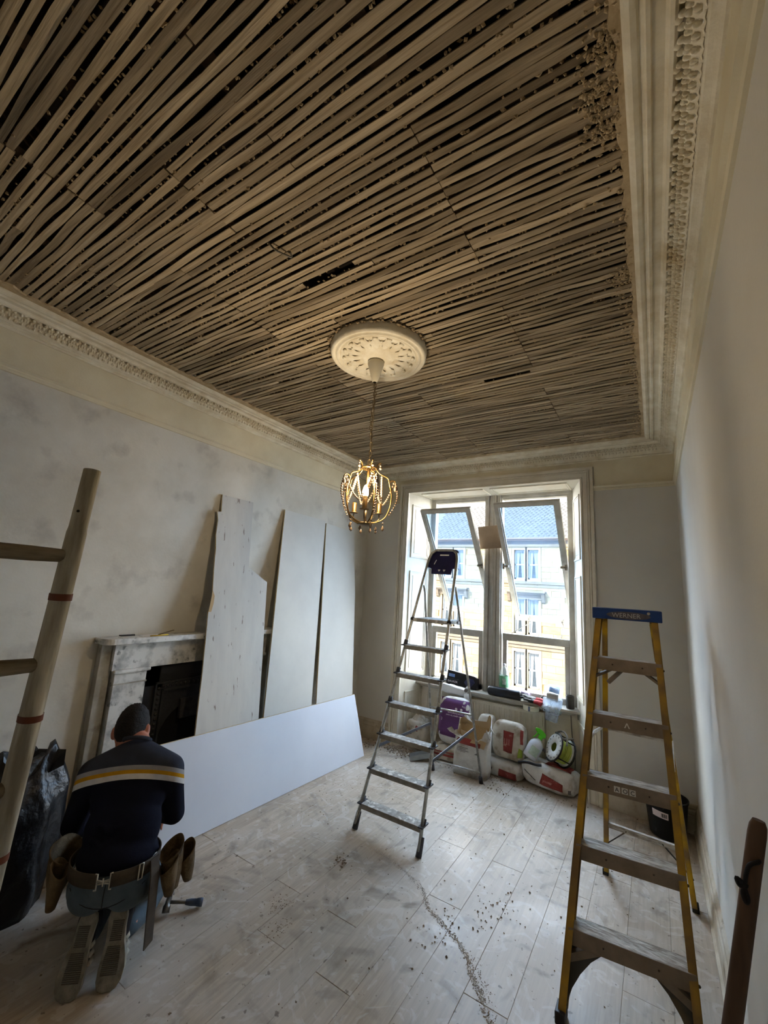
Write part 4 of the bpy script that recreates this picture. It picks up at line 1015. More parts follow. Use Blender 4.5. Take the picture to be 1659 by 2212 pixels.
for i, z in enumerate(SZ):
    a, b = yf(-1, z), yf(1, z); d = (b - a).normalized(); f = V((-d.y, d.x, 0))
    a2, b2 = a + d * 0.006, b - d * 0.006; dep = 0.085
    h = 0.062
    st = MB().prism([(0, 0), (1, 0), (1, 1), (0, 1)], lambda u, v, q: lerp(a2, b2, u) + f * (-0.034 + dep * v) + V((0, 0, q)), -0.005, 0.0)
    top_ = st.build('step', STEPT, yl)
    MB().prism([(0, -h), (1, -h), (1, 0), (0, 0)], lambda u, v, q: lerp(a2, b2, u) + f * (-0.034 + q) + V((0, 0, v)), -0.003, 0.002).prism([(0, -0.04), (1, -0.04), (1, 0), (0, 0)], lambda u, v, q: lerp(a2, b2, u) + f * (dep - 0.036 + q) + V((0, 0, v)), 0, 0.003).build('step_front', STEP, top_)
    bl = MB()
    for u in (0.0, 1.0):
        p = lerp(a, b, u) + f * -0.036 + V((0, 0, -0.03)); bl.ball(p, 0.006, 6, 4)
    for u in (0.3, 0.72): bl.ball(lerp(a, b, u) + f * -0.037 + V((0, 0, -0.03)), 0.004, 6, 4)
    bl.build('rivet', mat('dark_rivet', (60, 50, 40), None, rough=0.6), top_)
    if i == 0:
        for s in (-1, 1):
            Q_ = lambda u, zz, q, s=s: (lerp(yf(-1, zz), yf(1, zz), u if s < 0 else 1 - u) + f * (0.012 + q))
            br = MB().prism([(0.02, 0.045), (0.02, 0.215), (0.26, 0.246), (0.38, 0.246), (0.30, 0.226), (0.215, 0.192), (0.14, 0.145), (0.085, 0.095), (0.055, 0.045)], Q_, 0.0, 0.007)
            MB().bar(Q_(0.015, 0.185, -0.004), Q_(0.27, 0.244, -0.004), 0.030, 0.030).build('brace_strut', STEP, top_)
            br.build('knee_brace', BRC, top_)
    if i == 4:
        for s in (-1, 1):
            p = yf(s, z - 0.105) + V((-s * 0.012, -0.0, 0)); q = lerp(a, b, 0.30 if s < 0 else 0.74) + V((0, 0, -0.055))
            MB().bar(p, q, 0.022, 0.012).build('knee_brace', STEP, top_)
        MB().tube([lerp(a, b, 0.42) + V((0, 0.0, -0.06)), lerp(a, b, 0.24) + V((0, -0.05, -0.12))], 0.0115, 10).build('hook_tube', STEP, top_)
    if i == 3:
        text('^', 'warning_mark', mat('white_mark', (214, 210, 200), None), 0.06, lerp(a, b, 0.46) + f * -0.0385 + V((0, 0, -0.062)), d, (0, 0, 1), top_)
    if i == 2:
        sk = MB()
        for j, u in enumerate((0.37, 0.45, 0.53)):
            c = lerp(a, b, u + 0.02)
            sk.prism([(-0.013, -0.013), (0.013, -0.013), (0.013, 0.013), (-0.013, 0.013)], lambda x, y, q: c + d * x + f * (-0.0382 + q) + V((0, 0, y - 0.032)), 0, 0.0012)
        so2 = sk.build('warning_sticker', mat('sticker_white', (206, 202, 192), None), top_)
        for j, (u, chh) in enumerate(((0.37, 'A'), (0.45, 'O'), (0.53, 'C'))):
            c = lerp(a, b, u + 0.02); text(chh, 'warning_symbol', mat('sticker_black', (40, 38, 36), None), 0.026, c + f * -0.0392 + V((0, 0, -0.041)) - d * 0.009, d, (0, 0, 1), so2)
# rear horizontals and braces, spreaders
for z, h in ((0.955, 0.026), (0.335, 0.026)):
    a, b = yr_(-1, z), yr_(1, z)
    MB().bar(a, b, 0.022, h).build('rear_bar', STEPT, yl)
    if z < 0.5:
        for s in (-1, 1):
            p, q = yr_(s, z - 0.15), lerp(a, b, 0.30 if s < 0 else 0.70)
            MB().bar(p, q, 0.028, 0.006).build('rear_brace', BRC, yl)
for s in (-1, 1):
    p, q = yf(s, 0.95), yr_(s, 0.95); m_ = lerp(p, q, 0.5) + V((0, 0, 0.03))
    MB().bar(p, m_, 0.006, 0.016).bar(m_, q, 0.006, 0.016).build('spreader', mat('white_metal', (214, 210, 200), (180, 176, 166), 20, 0.5), yl)
# blue top cap with the oval badge
dT = (TR_ - TL_).normalized(); fT = V((-dT.y, dT.x, 0)); cT = (TL_ + TR_) / 2; hw_ = (TR_ - TL_).length / 2
C_ = lambda u, v, w: cT + dT * u + fT * v + V((0, 0, w))
cpb = MB()
cpb.prism([(-hw_ - 0.016, -0.045), (hw_ + 0.020, -0.045), (hw_ + 0.006, 0.145), (-hw_ - 0.004, 0.145)], C_, -0.008, 0.052)
cap = cpb.build('top_cap', BLUEP, yl, bevel=0.004)
el = [(0.105 * math.cos(k * math.pi / 14), 0.020 * math.sin(k * math.pi / 14)) for k in range(28)]
MB().prism(el, lambda u, v, q: C_(u + 0.012, -0.045 + q, v + 0.018), -0.0035, 0.002).build('badge', mat('badge_grey', (92, 88, 92), (70, 66, 74), 30, 0.5), cap)
text('WERNER', 'badge_lettering', mat('badge_letter', (176, 172, 170), None), 0.034, C_(-0.066, -0.0487, 0.006), dT, (0, 0, 1), cap, 0.001)
MB().ball(C_(0.108, -0.046, 0.036), (0.008, 0.002, 0.008), 10, 6).build('plaster_spot', STEPT, cap)
sgn = MB()
# ------------------------------------------------------------------ radiator under the window
RADM = mat('radiator_enamel', (218, 212, 196), (206, 198, 180), 6, 0.45)
rd = thing('radiator', 'cream panel radiator under the window behind the bags', 'radiator', (-1.38, 4.65, 0.06))
rp = MB(); n = 15; x0, x1 = -1.80, -0.985; pts = []
for k in range(n):
    a = x0 + (x1 - x0) * k / n; b = x0 + (x1 - x0) * (k + 1) / n; w = (b - a)
    pts += [(a, 4.640), (a + w * 0.30, 4.640), (a + w * 0.42, 4.630), (a + w * 0.88, 4.630)]
pts.append((x1, 4.640))
rp.prism(pts + [(x1, 4.652), (x0, 4.652)], lambda x, y, z: (x, y, z), 0.13, 0.545)
rp.span((x0, 4.632, 0.545), (x1, 4.656, 0.572)).span((x0, 4.632, 0.10), (x1, 4.656, 0.13))
rp.build('front_panel', RADM, rd)
MB().span((x0, 4.632, 0.574), (x1, 4.695, 0.580)).build('top_grille', RADM, rd)
MB().span((x1, 4.632, 0.10), (x1 + 0.006, 4.695, 0.577)).span((x0 - 0.006, 4.632, 0.10), (x0, 4.695, 0.577)).span((x0, 4.662, 0.10), (x1, 4.695, 0.57)).build('casing', RADM, rd)
MB().tube([(x1 + 0.03, 4.665, 0.0), (x1 + 0.03, 4.665, 0.12), (x1, 4.665, 0.13)], 0.008, 8).build('pipe', mat('white_pipe', (210, 206, 196), None, rough=0.5), rd)

# ------------------------------------------------------------------ plaster sacks
PAPER = mat('sack_paper', (200, 192, 178), (176, 166, 150), 9, 0.85, bump=0.8, bscale=15, bdist=0.014, c3=(138, 122, 100), s3=9, l3=0.52, h3=0.66)
PAPERW = mat('white_sack_paper', (210, 208, 203), (190, 187, 181), 8, 0.85, bump=0.7, bscale=14, bdist=0.012, c3=(150, 138, 120), s3=8, l3=0.54, h3=0.70)
REDP = mat('red_print', (144, 62, 56), (122, 52, 48), 9, 0.8, c3=(176, 140, 124), s3=14, l3=0.62, h3=0.72)
PURP = mat('purple_print', (104, 64, 112), (90, 54, 98), 7, 0.7, c3=(140, 96, 142), s3=18, l3=0.66, h3=0.76)
GREENP = mat('lime_print', (140, 160, 60), None, rough=0.8)
INKW = mat('white_ink', (226, 216, 226), None, rough=0.8)
INKG = mat('grey_ink', (92, 90, 90), None, rough=0.8)
INKP = mat('pale_red_ink', (206, 150, 140), None, rough=0.8)
def pillow(c, d, R, bulge=0.25, n=12, m=7, pinch=0.5, seed=0, lump=0.06):
    """stuffed sack: box grid pushed out to a pillow, with dents; local x long, y deep, z up"""
    b = MB(); vs = []; rr = random.Random(seed)
    N = 14
    def se(a, e):
        s = math.sin(a); return math.copysign(abs(s) ** e, s)
    for i in range(N + 1):
        v = -math.pi / 2 + math.pi * i / N
        for j in range(2 * N):
            u = 2 * math.pi * j / (2 * N)
            cv = abs(math.cos(v)) ** 0.45; x = d[0] / 2 * cv * se(u + math.pi / 2, 0.42); y = d[1] / 2 * cv * se(u, 0.45); z = d[2] / 2 * se(v, 0.50)
            k = 1 + lump * noise.noise(V((x * 9 + seed, y * 9, z * 9))) + lump * 0.6 * noise.noise(V((x * 24 + seed, y * 24, z * 24)))
            vs.append(V((x * k, y * k, z * k)))
    fs = [(i * 2 * N + j, i * 2 * N + (j + 1) % (2 * N), (i + 1) * 2 * N + (j + 1) % (2 * N), (i + 1) * 2 * N + j) for i in range(N) for j in range(2 * N)]
    vs = [(R @ p) + V(c) for p in vs]
    return b.add(vs, fs, 0, True)
def EU(x, y, z): return Matrix.Rotation(math.radians(z), 3, 'Z') @ Matrix.Rotation(math.radians(y), 3, 'Y') @ Matrix.Rotation(math.radians(x), 3, 'X')
def patch(parent, name, m, c, R, d, poly, side='front', off=0.007, mats=None, lumpseed=None, lump=0.06):
    """print on a sack: a thin sheet laid on the pillow's face; poly in local (x,z) on the front or (x,y) on the top"""
    b = MB(); xs = [p[0] for p in poly]; zs = [p[1] for p in poly]; n = 8; vs = []
    x0, x1, z0, z1 = min(xs), max(xs), min(zs), max(zs)
    def surf(x, w):
        # point on the superellipsoid front (y<0) or top (z>0)
        if side == 'front':
            sv = min(0.999, abs(w) / (d[2] / 2)) ** (1 / 0.50); v = math.asin(sv); cv = math.cos(v) ** 0.45
            cu = min(0.999, abs(x) / (d[0] / 2 * cv)) ** (1 / 0.42); su = math.sqrt(1 - cu * cu); q = V((x, -d[1] / 2 * cv * su ** 0.45, w))
        else:
            # search height
            best = d[2] / 2; lo_, hi_ = 0.0, math.pi / 2
            for _ in range(24):
                mid = (lo_ + hi_) / 2; cv = math.cos(mid) ** 0.45
                e = (abs(x) / (d[0] / 2 * cv)) ** (2 / 0.42) + (abs(w) / (d[1] / 2 * cv)) ** (2 / 0.45) if cv > 1e-3 else 9
                if e < 1: lo_ = mid
                else: hi_ = mid
            q = V((x, w, d[2] / 2 * math.sin(lo_) ** 0.5))
        k = 1 + lump * noise.noise(V((q.x * 9 + lumpseed, q.y * 9, q.z * 9))) + lump * 0.6 * noise.noise(V((q.x * 24 + lumpseed, q.y * 24, q.z * 24)))
        q = q * k
        q += V((0, -off, 0)) if side == 'front' else V((0, 0, off))
        return R @ q + V(c)
    a, b2, c2, d2 = [V((p[0], p[1], 0)) for p in poly]
    for j in range(n + 1):
        for i in range(n + 1):
            u, w = i / n, j / n
            p = (a * (1 - u) + b2 * u) * (1 - w) + (d2 * (1 - u) + c2 * u) * w
            vs.append(surf(p.x, p.y))
    b.add(vs, [(j * (n + 1) + i, j * (n + 1) + i + 1, (j + 1) * (n + 1) + i + 1, (j + 1) * (n + 1) + i) for j in range(n) for i in range(n)], 0, True)
    o = b.build(name, m, parent); s = o.modifiers.new('thick', 'SOLIDIFY'); s.thickness = 0.002
    return o, surf
def sack(name, label, c, d, eul, seed, m=PAPER, lump=0.06, grp='plaster sacks under the window'):
    R = EU(*eul); o = pillow(c, d, R, seed=seed, lump=lump).build(name, m); tag(o, label, 'sack', grp); return o, R
# left: small tied white sack in the corner of the recess
d = (0.24, 0.22, 0.30); c = (-2.265, 4.46, 0.152); o, R = sack('plaster_sack', 'small grubby white sack tied at the neck in the left corner of the window recess', c, d, (4, 4, -8), 3, PAPER, 0.10)
nk = MB(); pts = []
for k in range(9): pts.append((c[0] + 0.075 * math.cos(k * 0.7), c[1] + 0.06 * math.sin(k * 0.7), 0.40 + 0.02 * math.sin(k * 2.2)))
for k in range(9):
    a0, a1 = k * 2 * math.pi / 9, (k + 1) * 2 * math.pi / 9; r = 0.085; q = 0.035
    nk.add([(c[0] + r * math.cos(a0), c[1] + r * math.sin(a0), 0.29), (c[0] + r * math.cos(a1), c[1] + r * math.sin(a1), 0.29), (c[0] + q * math.cos(a1), c[1] + q * math.sin(a1), 0.35), (c[0] + q * math.cos(a0), c[1] + q * math.sin(a0), 0.35),
            (c[0] + (0.06 + 0.02 * (k % 2)) * math.cos(a1), c[1] + 0.055 * math.sin(a1), 0.395 + 0.015 * (k % 3)), (c[0] + (0.06 + 0.02 * (k % 2)) * math.cos(a0), c[1] + 0.055 * math.sin(a0), 0.40 - 0.012 * (k % 2))], [(0, 1, 2, 3), (3, 2, 4, 5)])
nk.build('tied_neck', PAPER, o)
patch(o, 'red_corner', REDP, c, R, d, [(0.02, 0.07), (0.055, 0.06), (0.06, 0.115), (0.03, 0.12)], lumpseed=3, lump=0.10)
patch(o, 'black_print', INKG, c, R, d, [(-0.075, 0.005), (-0.015, 0.015), (-0.015, 0.028), (-0.075, 0.02)], lumpseed=3, lump=0.10)
# lying red-striped sack under the purple one
d = (0.36, 0.30, 0.13); c = (-1.86, 4.44, 0.062); o, R = sack('plaster_sack', 'flat lying sack with red stripes under the purple sack', c, d, (0, 0, 6), 5)
for k, (z0, z1) in enumerate(((-0.005, 0.018), (0.028, 0.042))):
    patch(o, 'red_stripe', REDP, c, R, d, [(-0.15, z0), (0.13, z0 + 0.004), (0.12, z1), (-0.15, z1 - 0.004)], lumpseed=5)
# purple sack standing upside down
d = (0.34, 0.15, 0.46); c = (-1.845, 4.47, 0.366); o, R = sack('plaster_sack', 'purple plaster sack standing upside down against the radiator', c, d, (-5, 1.5, 4), 8, PAPERW, 0.025)
pp, sf = patch(o, 'purple_print', PURP, c, R, d, [(-0.160, -0.150), (0.160, -0.150), (0.158, 0.215), (-0.158, 0.215)], lumpseed=8, lump=0.025)
xl_ = -(R @ V((1, 0, 0))); zd = -(R @ V((0, 0, 1)))
text('bonding coat', 'print_lettering', INKW, 0.054, sf(0.150, 0.018) + V((0, -0.008, 0.0)), xl_, zd, pp)
for k, (x, z, s, tx) in enumerate(((0.14, 0.060, 0.020, 'undercoat plaster for most'), (0.14, 0.085, 0.020, 'low suction backgrounds'), (0.13, 0.165, 0.022, '25kg'))):
    text(tx, 'print_lettering', INKW, s, sf(x, z) + V((0, -0.008, 0)), xl_, zd, pp)
lv_ = MB()
for x in (0.03, 0.085):
    p = sf(x, 0.125) + V((0, -0.007, 0)); lv_.prism([(0.013 * math.cos(k * .628), 0.013 * math.sin(k * .628) * (1.1 if k != 4 else 1.5)) for k in range(10)], lambda a, b, q: p + V((a, q, b)), 0, 0.002)
lv_.build('leaf_mark', INKW, pp)
# open white sack in front, torn top
os_ = thing('plaster_sack', 'open white paper sack with a torn top and red band standing behind the stepladder', 'sack', (-1.56, 4.20, 0), 'plaster sacks under the window')
ws = MB(); N = 28; rows_ = [(0.0, 0.0), (0.06, 0.004), (0.16, 0.0), (0.26, -0.002), (0.345, 0.0)]
def swp(t, z):
    a = 2 * math.pi * t; ex = 0.30
    cxn = math.copysign(abs(math.cos(a)) ** ex, math.cos(a)); syn = math.copysign(abs(math.sin(a)) ** ex, math.sin(a))
    return cxn, syn
ring_ = []
rr = random.Random(2)
tears = [rr.uniform(-0.012, 0.02) for _ in range(N)]
for i, (z, g) in enumerate(rows_):
    for j in range(N):
        cxn, syn = swp(j / N, z)
        k = 1 + 0.03 * noise.noise(V((cxn * 2, syn * 2, z * 9)))
        x = -1.558 + (0.168 + g) * cxn * k + 0.02 * z; y = 4.205 + 0.070 * syn * k * (1 + 0.2 * (z < 0.2)) + 0.10 * z
        zz = z
        if i == len(rows_) - 1:
            zz = 0.345 + tears[j] + (0.115 if syn > 0.3 else 0.0) + (0.06 if cxn > 0.75 else 0) - (0.06 if (syn < -0.3 and -0.45 < cxn < 0.35) else 0)
        ws.v.append(V((x, y, zz)))
for i in range(len(rows_) - 1):
    for j in range(N): ws.f.append([i * N + j, i * N + (j + 1) % N, (i + 1) * N + (j + 1) % N, (i + 1) * N + j]); ws.m.append(0); ws.sm.append(True)
ws.f.append(list(range(N))); ws.m.append(0); ws.sm.append(False)
BRN = mat('brown_liner', (176, 150, 112), None, rough=0.9)
body_ = ws.build('paper_body', [PAPERW, BRN], os_); so_m = body_.modifiers.new('thick', 'SOLIDIFY'); so_m.thickness = 0.003; so_m.offset = -1; so_m.material_offset = 1
inn = MB()
for j in range(0, N):
    cxn, syn = swp(j / N, 0); c2, s2 = swp((j + 1) / N, 0); h0, h1 = 0.31 + rr.uniform(0, 0.03) + 0.08 * (syn > 0), 0.31 + rr.uniform(0, 0.03) + 0.08 * (s2 > 0)
    inn.add([(-1.555 + 0.150 * cxn, 4.235 + 0.055 * syn, 0.22), (-1.555 + 0.150 * c2, 4.235 + 0.055 * s2, 0.22), (-1.552 + 0.152 * c2, 4.237 + 0.058 * s2, h1), (-1.552 + 0.152 * cxn, 4.237 + 0.058 * syn, h0)], [(0, 1, 2, 3)], 0, True)
inn.add([(-1.70, 4.18, 0.25), (-1.41, 4.18, 0.25), (-1.41, 4.29, 0.25), (-1.70, 4.29, 0.25)], [(0, 1, 2, 3)])
inn.build('brown_inner_bag', BRN, os_)
fl_ = MB()
for (x, y, z, dx, dz) in ((-1.70, 4.165, 0.34, -0.09, 0.035), (-1.66, 4.16, 0.33, -0.075, 0.03), (-1.42, 4.19, 0.38, 0.035, 0.03), (-1.63, 4.29, 0.46, -0.03, 0.03), (-1.40, 4.25, 0.42, 0.03, 0.01)):
    fl_.add([(x, y, z), (x + 0.05, y + 0.005, z - 0.03), (x + dx + 0.03, y - 0.035, z + dz - 0.02), (x + dx, y - 0.03, z + dz), (x + dx * .5, y - 0.02, z + dz + 0.025)], [(0, 1, 2, 3, 4)])
fq = fl_.build('torn_flap', PAPERW, os_); fq.modifiers.new('thick', 'SOLIDIFY').thickness = 0.002
fb = MB()
for (x, y, z, dx, dz) in ((-1.62, 4.17, 0.33, -0.03, 0.055), (-1.56, 4.168, 0.27, 0.03, 0.05), (-1.50, 4.17, 0.27, 0.05, 0.06)):
    fb.add([(x, y, z - .02), (x + 0.07, y, z - 0.03), (x + dx + 0.06, y - 0.028, z + dz), (x + dx, y - 0.03, z + dz + 0.012), (x + dx * .5 - .01, y - 0.018, z + dz * .5)], [(0, 1, 2, 3, 4)])
fq = fb.build('torn_liner_flap', BRN, os_); fq.modifiers.new('thick', 'SOLIDIFY').thickness = 0.002
fpl = lambda u, v, q: V((-1.558 + u + 0.02 * v, 4.1335 + 0.008 * (v < .2) + 0.10 * v - 0.008 + q - 0.006, v))
MB().prism([(-0.135, 0.268), (0.095, 0.262), (0.10, 0.300), (-0.02, 0.325), (-0.12, 0.318), (-0.14, 0.295)], fpl, 0, 0.003).build('red_band', REDP, os_)
for i, z in enumerate((0.235, 0.222, 0.209, 0.196, 0.183, 0.17, 0.157, 0.144)):
    MB().prism([(-0.13, z), (-0.13 + (0.11, 0.09, 0.12, 0.10, 0.08, 0.11, 0.09, 0.05)[i], z - 0.002), (-0.13 + (0.11, 0.09, 0.12, 0.10, 0.08, 0.11, 0.09, 0.05)[i], z + 0.002), (-0.13, z + 0.004)], fpl, 0, 0.0015).build('print_line', INKG, os_)
MB().prism([(-0.13, 0.088), (0.12, 0.074), (0.12, 0.079), (-0.13, 0.093)], fpl, 0, 0.0015).prism([(-0.12, 0.066), (0.06, 0.056), (0.06, 0.060), (-0.12, 0.070)], fpl, 0, 0.0015).build('print_line', INKG, os_)
MB().prism([(0.045, 0.20), (0.07, 0.215), (0.075, 0.20)], fpl, 0, 0.0015).build('print_mark', INKG, os_)
# standing sack with red label, leaning on the one behind
d = (0.18, 0.13, 0.34); c = (-1.515, 4.50, 0.315); o, R = sack('plaster_sack', 'half-hidden dusty sack wedged between the open white sack and the one with the red label', c, d, (-4, 4, 5), 15)
d = (0.315, 0.17, 0.335); c = (-1.255, 4.43, 0.318); o, R = sack('plaster_sack', 'dusty standing sack with a square red label beside the spray bottle', c, d, (-6, 2, 3), 11, PAPER, 0.05)
pt, sf = patch(o, 'red_label', REDP, c, R, d, [(-0.035, -0.095), (0.045, -0.100), (0.055, 0.085), (-0.045, 0.090)], lumpseed=11, lump=0.05)
patch(o, 'red_side', REDP, c, R, d, [(0.118, 0.0), (0.142, 0.0), (0.138, 0.12), (0.112, 0.125)], lumpseed=11, lump=0.05)
patch(o, 'lime_corner', GREENP, c, R, d, [(0.095, -0.12), (0.138, -0.11), (0.140, -0.05), (0.105, -0.035)], lumpseed=11, lump=0.05)
for k, x in enumerate((-0.022, 0.0, 0.02)): text('plaster', 'print_lettering', INKP, 0.020, sf(x, -0.03) + V((0, -0.007, 0)), R @ V((0, 0, 1)), R @ V((-1, 0, 0)), pt)
# lying sacks at the bottom
d = (0.38, 0.27, 0.148); c = (-1.295, 4.43, 0.071); o, R = sack('plaster_sack', 'white sack lying on the floor under the one with the square red label', c, d, (0, 0, -3), 13, PAPERW, 0.06)
patch(o, 'red_label', REDP, c, R, d, [(-0.02, -0.050), (0.15, -0.052), (0.145, 0.002), (-0.015, 0.015)], lumpseed=13)
patch(o, 'grey_print', INKG, c, R, d, [(-0.17, -0.01), (-0.08, -0.01), (-0.08, 0.012), (-0.17, 0.012)], lumpseed=13)
d = (0.48, 0.30, 0.20); c = (-0.875, 4.43, 0.098); o, R = sack('plaster_sack', 'white sack with a big red label lying under the cable reel', c, d, (-8, 3, -7), 17, PAPERW, 0.07)
patch(o, 'red_top', REDP, c, R, d, [(-0.03, -0.10), (0.19, -0.10), (0.18, 0.05), (-0.01, 0.06)], side='top', lumpseed=17, lump=0.07, off=0.009)
pt, sf = patch(o, 'red_label', REDP, c, R, d, [(-0.05, -0.060), (0.15, -0.060), (0.15, -0.005), (-0.03, 0.03)], lumpseed=17, lump=0.07)
text('plaster', 'print_lettering', INKP, 0.03, sf(-0.02, -0.03) + V((0, -0.010, 0)), R @ V((1, 0, 0)), R @ V((0, 0, 1)), pt)
patch(o, 'grey_print', INKG, c, R, d, [(-0.20, 0.002), (-0.09, -0.052), (-0.09, -0.046), (-0.20, 0.010)], lumpseed=17, lump=0.07)
patch(o, 'code_square', INKG, c, R, d, [(0.19, -0.06), (0.215, -0.06), (0.215, -0.03), (0.19, -0.03)], lumpseed=17, lump=0.07)

# spray bottle lying at an angle
sp_ = thing('spray_bottle', 'white plastic spray bottle with a bright green trigger head tipped over on the sacks', 'spray bottle', (-1.04, 4.36, 0.17))
Rs = EU(0, 32, 20) @ EU(-12, 0, 0); sc_ = V((-1.055, 4.355, 0.225))
WP = mat('white_plastic', (212, 216, 224), (196, 200, 208), 8, 0.4)
prof_ = [(0.0, 0.0), (0.056, 0.002), (0.064, 0.012), (0.066, 0.06), (0.066, 0.12), (0.060, 0.150), (0.040, 0.176), (0.020, 0.190), (0.018, 0.20)]
sb_ = MB(); k0 = len(sb_.v); sb_.lathe(prof_, (0, 0, 0), 24)
sb_.v = [Rs @ V((p.x, p.y * 0.75, p.z)) + sc_ for p in sb_.v]; sb_.build('bottle', WP, sp_)
SGR = mat('spray_green', (84, 190, 40), None, rough=0.4)
hd_ = MB(); q = lambda x, y, z: Rs @ V((x, y, z)) + sc_
hd_.tube([q(0, 0, 0.195), q(0, 0, 0.225)], 0.022, 14)
hd_.prism([(-0.075, 0.262), (-0.070, 0.245), (-0.02, 0.225), (0.025, 0.222), (0.035, 0.232), (0.030, 0.262), (-0.01, 0.275), (-0.05, 0.276)], lambda a, b, w: q(a, w, b), -0.015, 0.015)
hd_.prism([(-0.045, 0.24), (-0.033, 0.236), (-0.040, 0.195), (-0.056, 0.175), (-0.060, 0.18), (-0.050, 0.20)], lambda a, b, w: q(a, w, b), -0.007, 0.007)
hd_.build('trigger_head', SGR, sp_, bevel=0.003)
lb_ = MB(); 
for i in range(7):
    a = -math.pi / 2 - 0.65 + 1.3 * i / 6; lb_.v += [q(0.0672 * math.cos(a), 0.0672 * 0.75 * math.sin(a), 0.035), q(0.0672 * math.cos(a), 0.0672 * 0.75 * math.sin(a), 0.115)]
for i in range(6): lb_.f.append([2 * i, 2 * i + 2, 2 * i + 3, 2 * i + 1]); lb_.m.append(0); lb_.sm.append(True)
lb_.build('label', mat('pale_green_label', (164, 190, 172), (190, 204, 196), 60, 0.6), sp_)

# cable reel
rl_ = thing('cable_reel', 'cable reel wound with yellow-green cable lying on the white sack', 'cable reel', (-0.80, 4.42, 0.205))
Rr_ = frame((-0.60, -0.50, 0.36)); rc = V((-0.79, 4.40, 0.345))
rq = lambda x, y, z: Rr_ @ V((x, y, z)) + rc
CAB = mat('lime_cable', (176, 184, 84), (158, 168, 70), 20, 0.5)
cabm = MB(); rr = random.Random(6)
for layer in range(11):
    z = -0.048 + 0.0096 * layer
    for rad in (0.088, 0.097):
        cabm.tube([rq((rad + rr.uniform(-.002, .002)) * math.cos(t * 0.3142), (rad) * math.sin(t * 0.3142), z + 0.003 * math.sin(t * .3142 + layer)) for t in range(20)], 0.0048, 6, closed=True)
stuff(cabm.build('cable', CAB, rl_))
fla = MB()
for z0 in (-0.062, 0.058):
    fla.lathe([(0.040, z0), (0.116, z0), (0.118, z0 + 0.003), (0.116, z0 + 0.006), (0.040, z0 + 0.006), (0.040, z0)], rc, 28, Rr_)
fla.build('flange', mat('pale_grey_plastic', (206, 206, 202), (180, 178, 172), 20, 0.5), rl_)
sl = MB()
for k in range(14):
    a = k * 2 * math.pi / 14; sl.prism([(0.088, -0.003), (0.103, -0.003), (0.103, 0.003), (0.088, 0.003)], lambda r, w, zz: rq(r * math.cos(a) - w * math.sin(a), r * math.sin(a) + w * math.cos(a), zz), 0.0635, 0.0655)
sl.build('slot', DKP, rl_)
MB().tube(bez([rq(-0.13, 0.03, 0.0), rq(-0.12, 0.11, 0.01), rq(-0.03, 0.155, 0.02), rq(0.07, 0.14, 0.03), rq(0.13, 0.07, 0.04)], 6), 0.008, 8).tube(bez([rq(0.02, 0.14, -0.07), rq(0.05, 0.12, 0.0), rq(0.10, 0.10, 0.07)], 5), 0.010, 8).build('handle', mat('grey_handle', (120, 112, 100), (96, 90, 82), 20, 0.6), rl_)
fr_ = MB(); fr_.tube([rq(0.124 * math.cos(k * 0.35 - 1.9), 0.124 * math.sin(k * 0.35 - 1.9), -0.066) for k in range(12)], 0.009, 8).tube([rq(0.124 * math.cos(k * 0.35 - 1.9), 0.124 * math.sin(k * 0.35 - 1.9), 0.066) for k in range(12)], 0.008, 8)
for k in (0, 4, 8, 11): fr_.tube([rq(0.124 * math.cos(k * 0.35 - 1.9), 0.124 * math.sin(k * 0.35 - 1.9), -0.066), rq(0.124 * math.cos(k * 0.35 - 1.9), 0.124 * math.sin(k * 0.35 - 1.9), 0.066)], 0.006, 6)
fr_.build('stand', DKP, rl_)
# galvanised channel, black trowel stuff
GAL = mat('galvanised', (176, 178, 178), (150, 152, 152), 12, 0.45, 0.6)
ga = MB(); A_, B2 = V((-2.175, 4.105, 0.004)), V((-1.985, 4.235, 0.05)); d = (B2 - A_).normalized(); s = V((-d.y, d.x, 0))
ga.bar(A_, B2, 0.09, 0.003).bar(A_ - s * 0.045 + V((0, 0, .02)), B2 - s * 0.045 + V((0, 0, .02)), 0.003, 0.045).bar(A_ + s * 0.045 + V((0, 0, .02)), B2 + s * 0.045 + V((0, 0, .02)), 0.003, 0.045)
tag(ga.build('metal_channel', GAL), 'short offcut of galvanised metal channel lying on the floor behind the stepladder', 'channel')
pv = MB().tube(bez([(-1.13, 4.27, 0.195), (-1.05, 4.275, 0.212), (-0.98, 4.285, 0.207), (-0.93, 4.30, 0.208)], 5), 0.012, 8)
tag(pv.build('trowel_handle', DKP), 'black curved tool handle lying on the white sack in front of the spray bottle', 'tool')
tag(MB().tube([(-0.985, 4.45, 0.315), (-0.925, 4.44, 0.29), (-0.90, 4.44, 0.285)], 0.013, 8).build('tool_grip', mat('grey_grip', (84, 82, 80), None, rough=0.6)), 'grey tool grip between the spray bottle and the cable reel', 'tool')
tag(MB().tube(bez([(-0.735, 4.69, 0.63), (-0.735, 4.685, 0.56), (-0.725, 4.68, 0.40), (-0.70, 4.66, 0.26), (-0.70, 4.60, 0.10), (-0.72, 4.58, 0.004)], 5), 0.0035, 6).build('cable', mat('grey_cable', (92, 88, 82), None, rough=0.6)), 'thin grey cable hanging down the panel at the right end of the sill', 'cable')

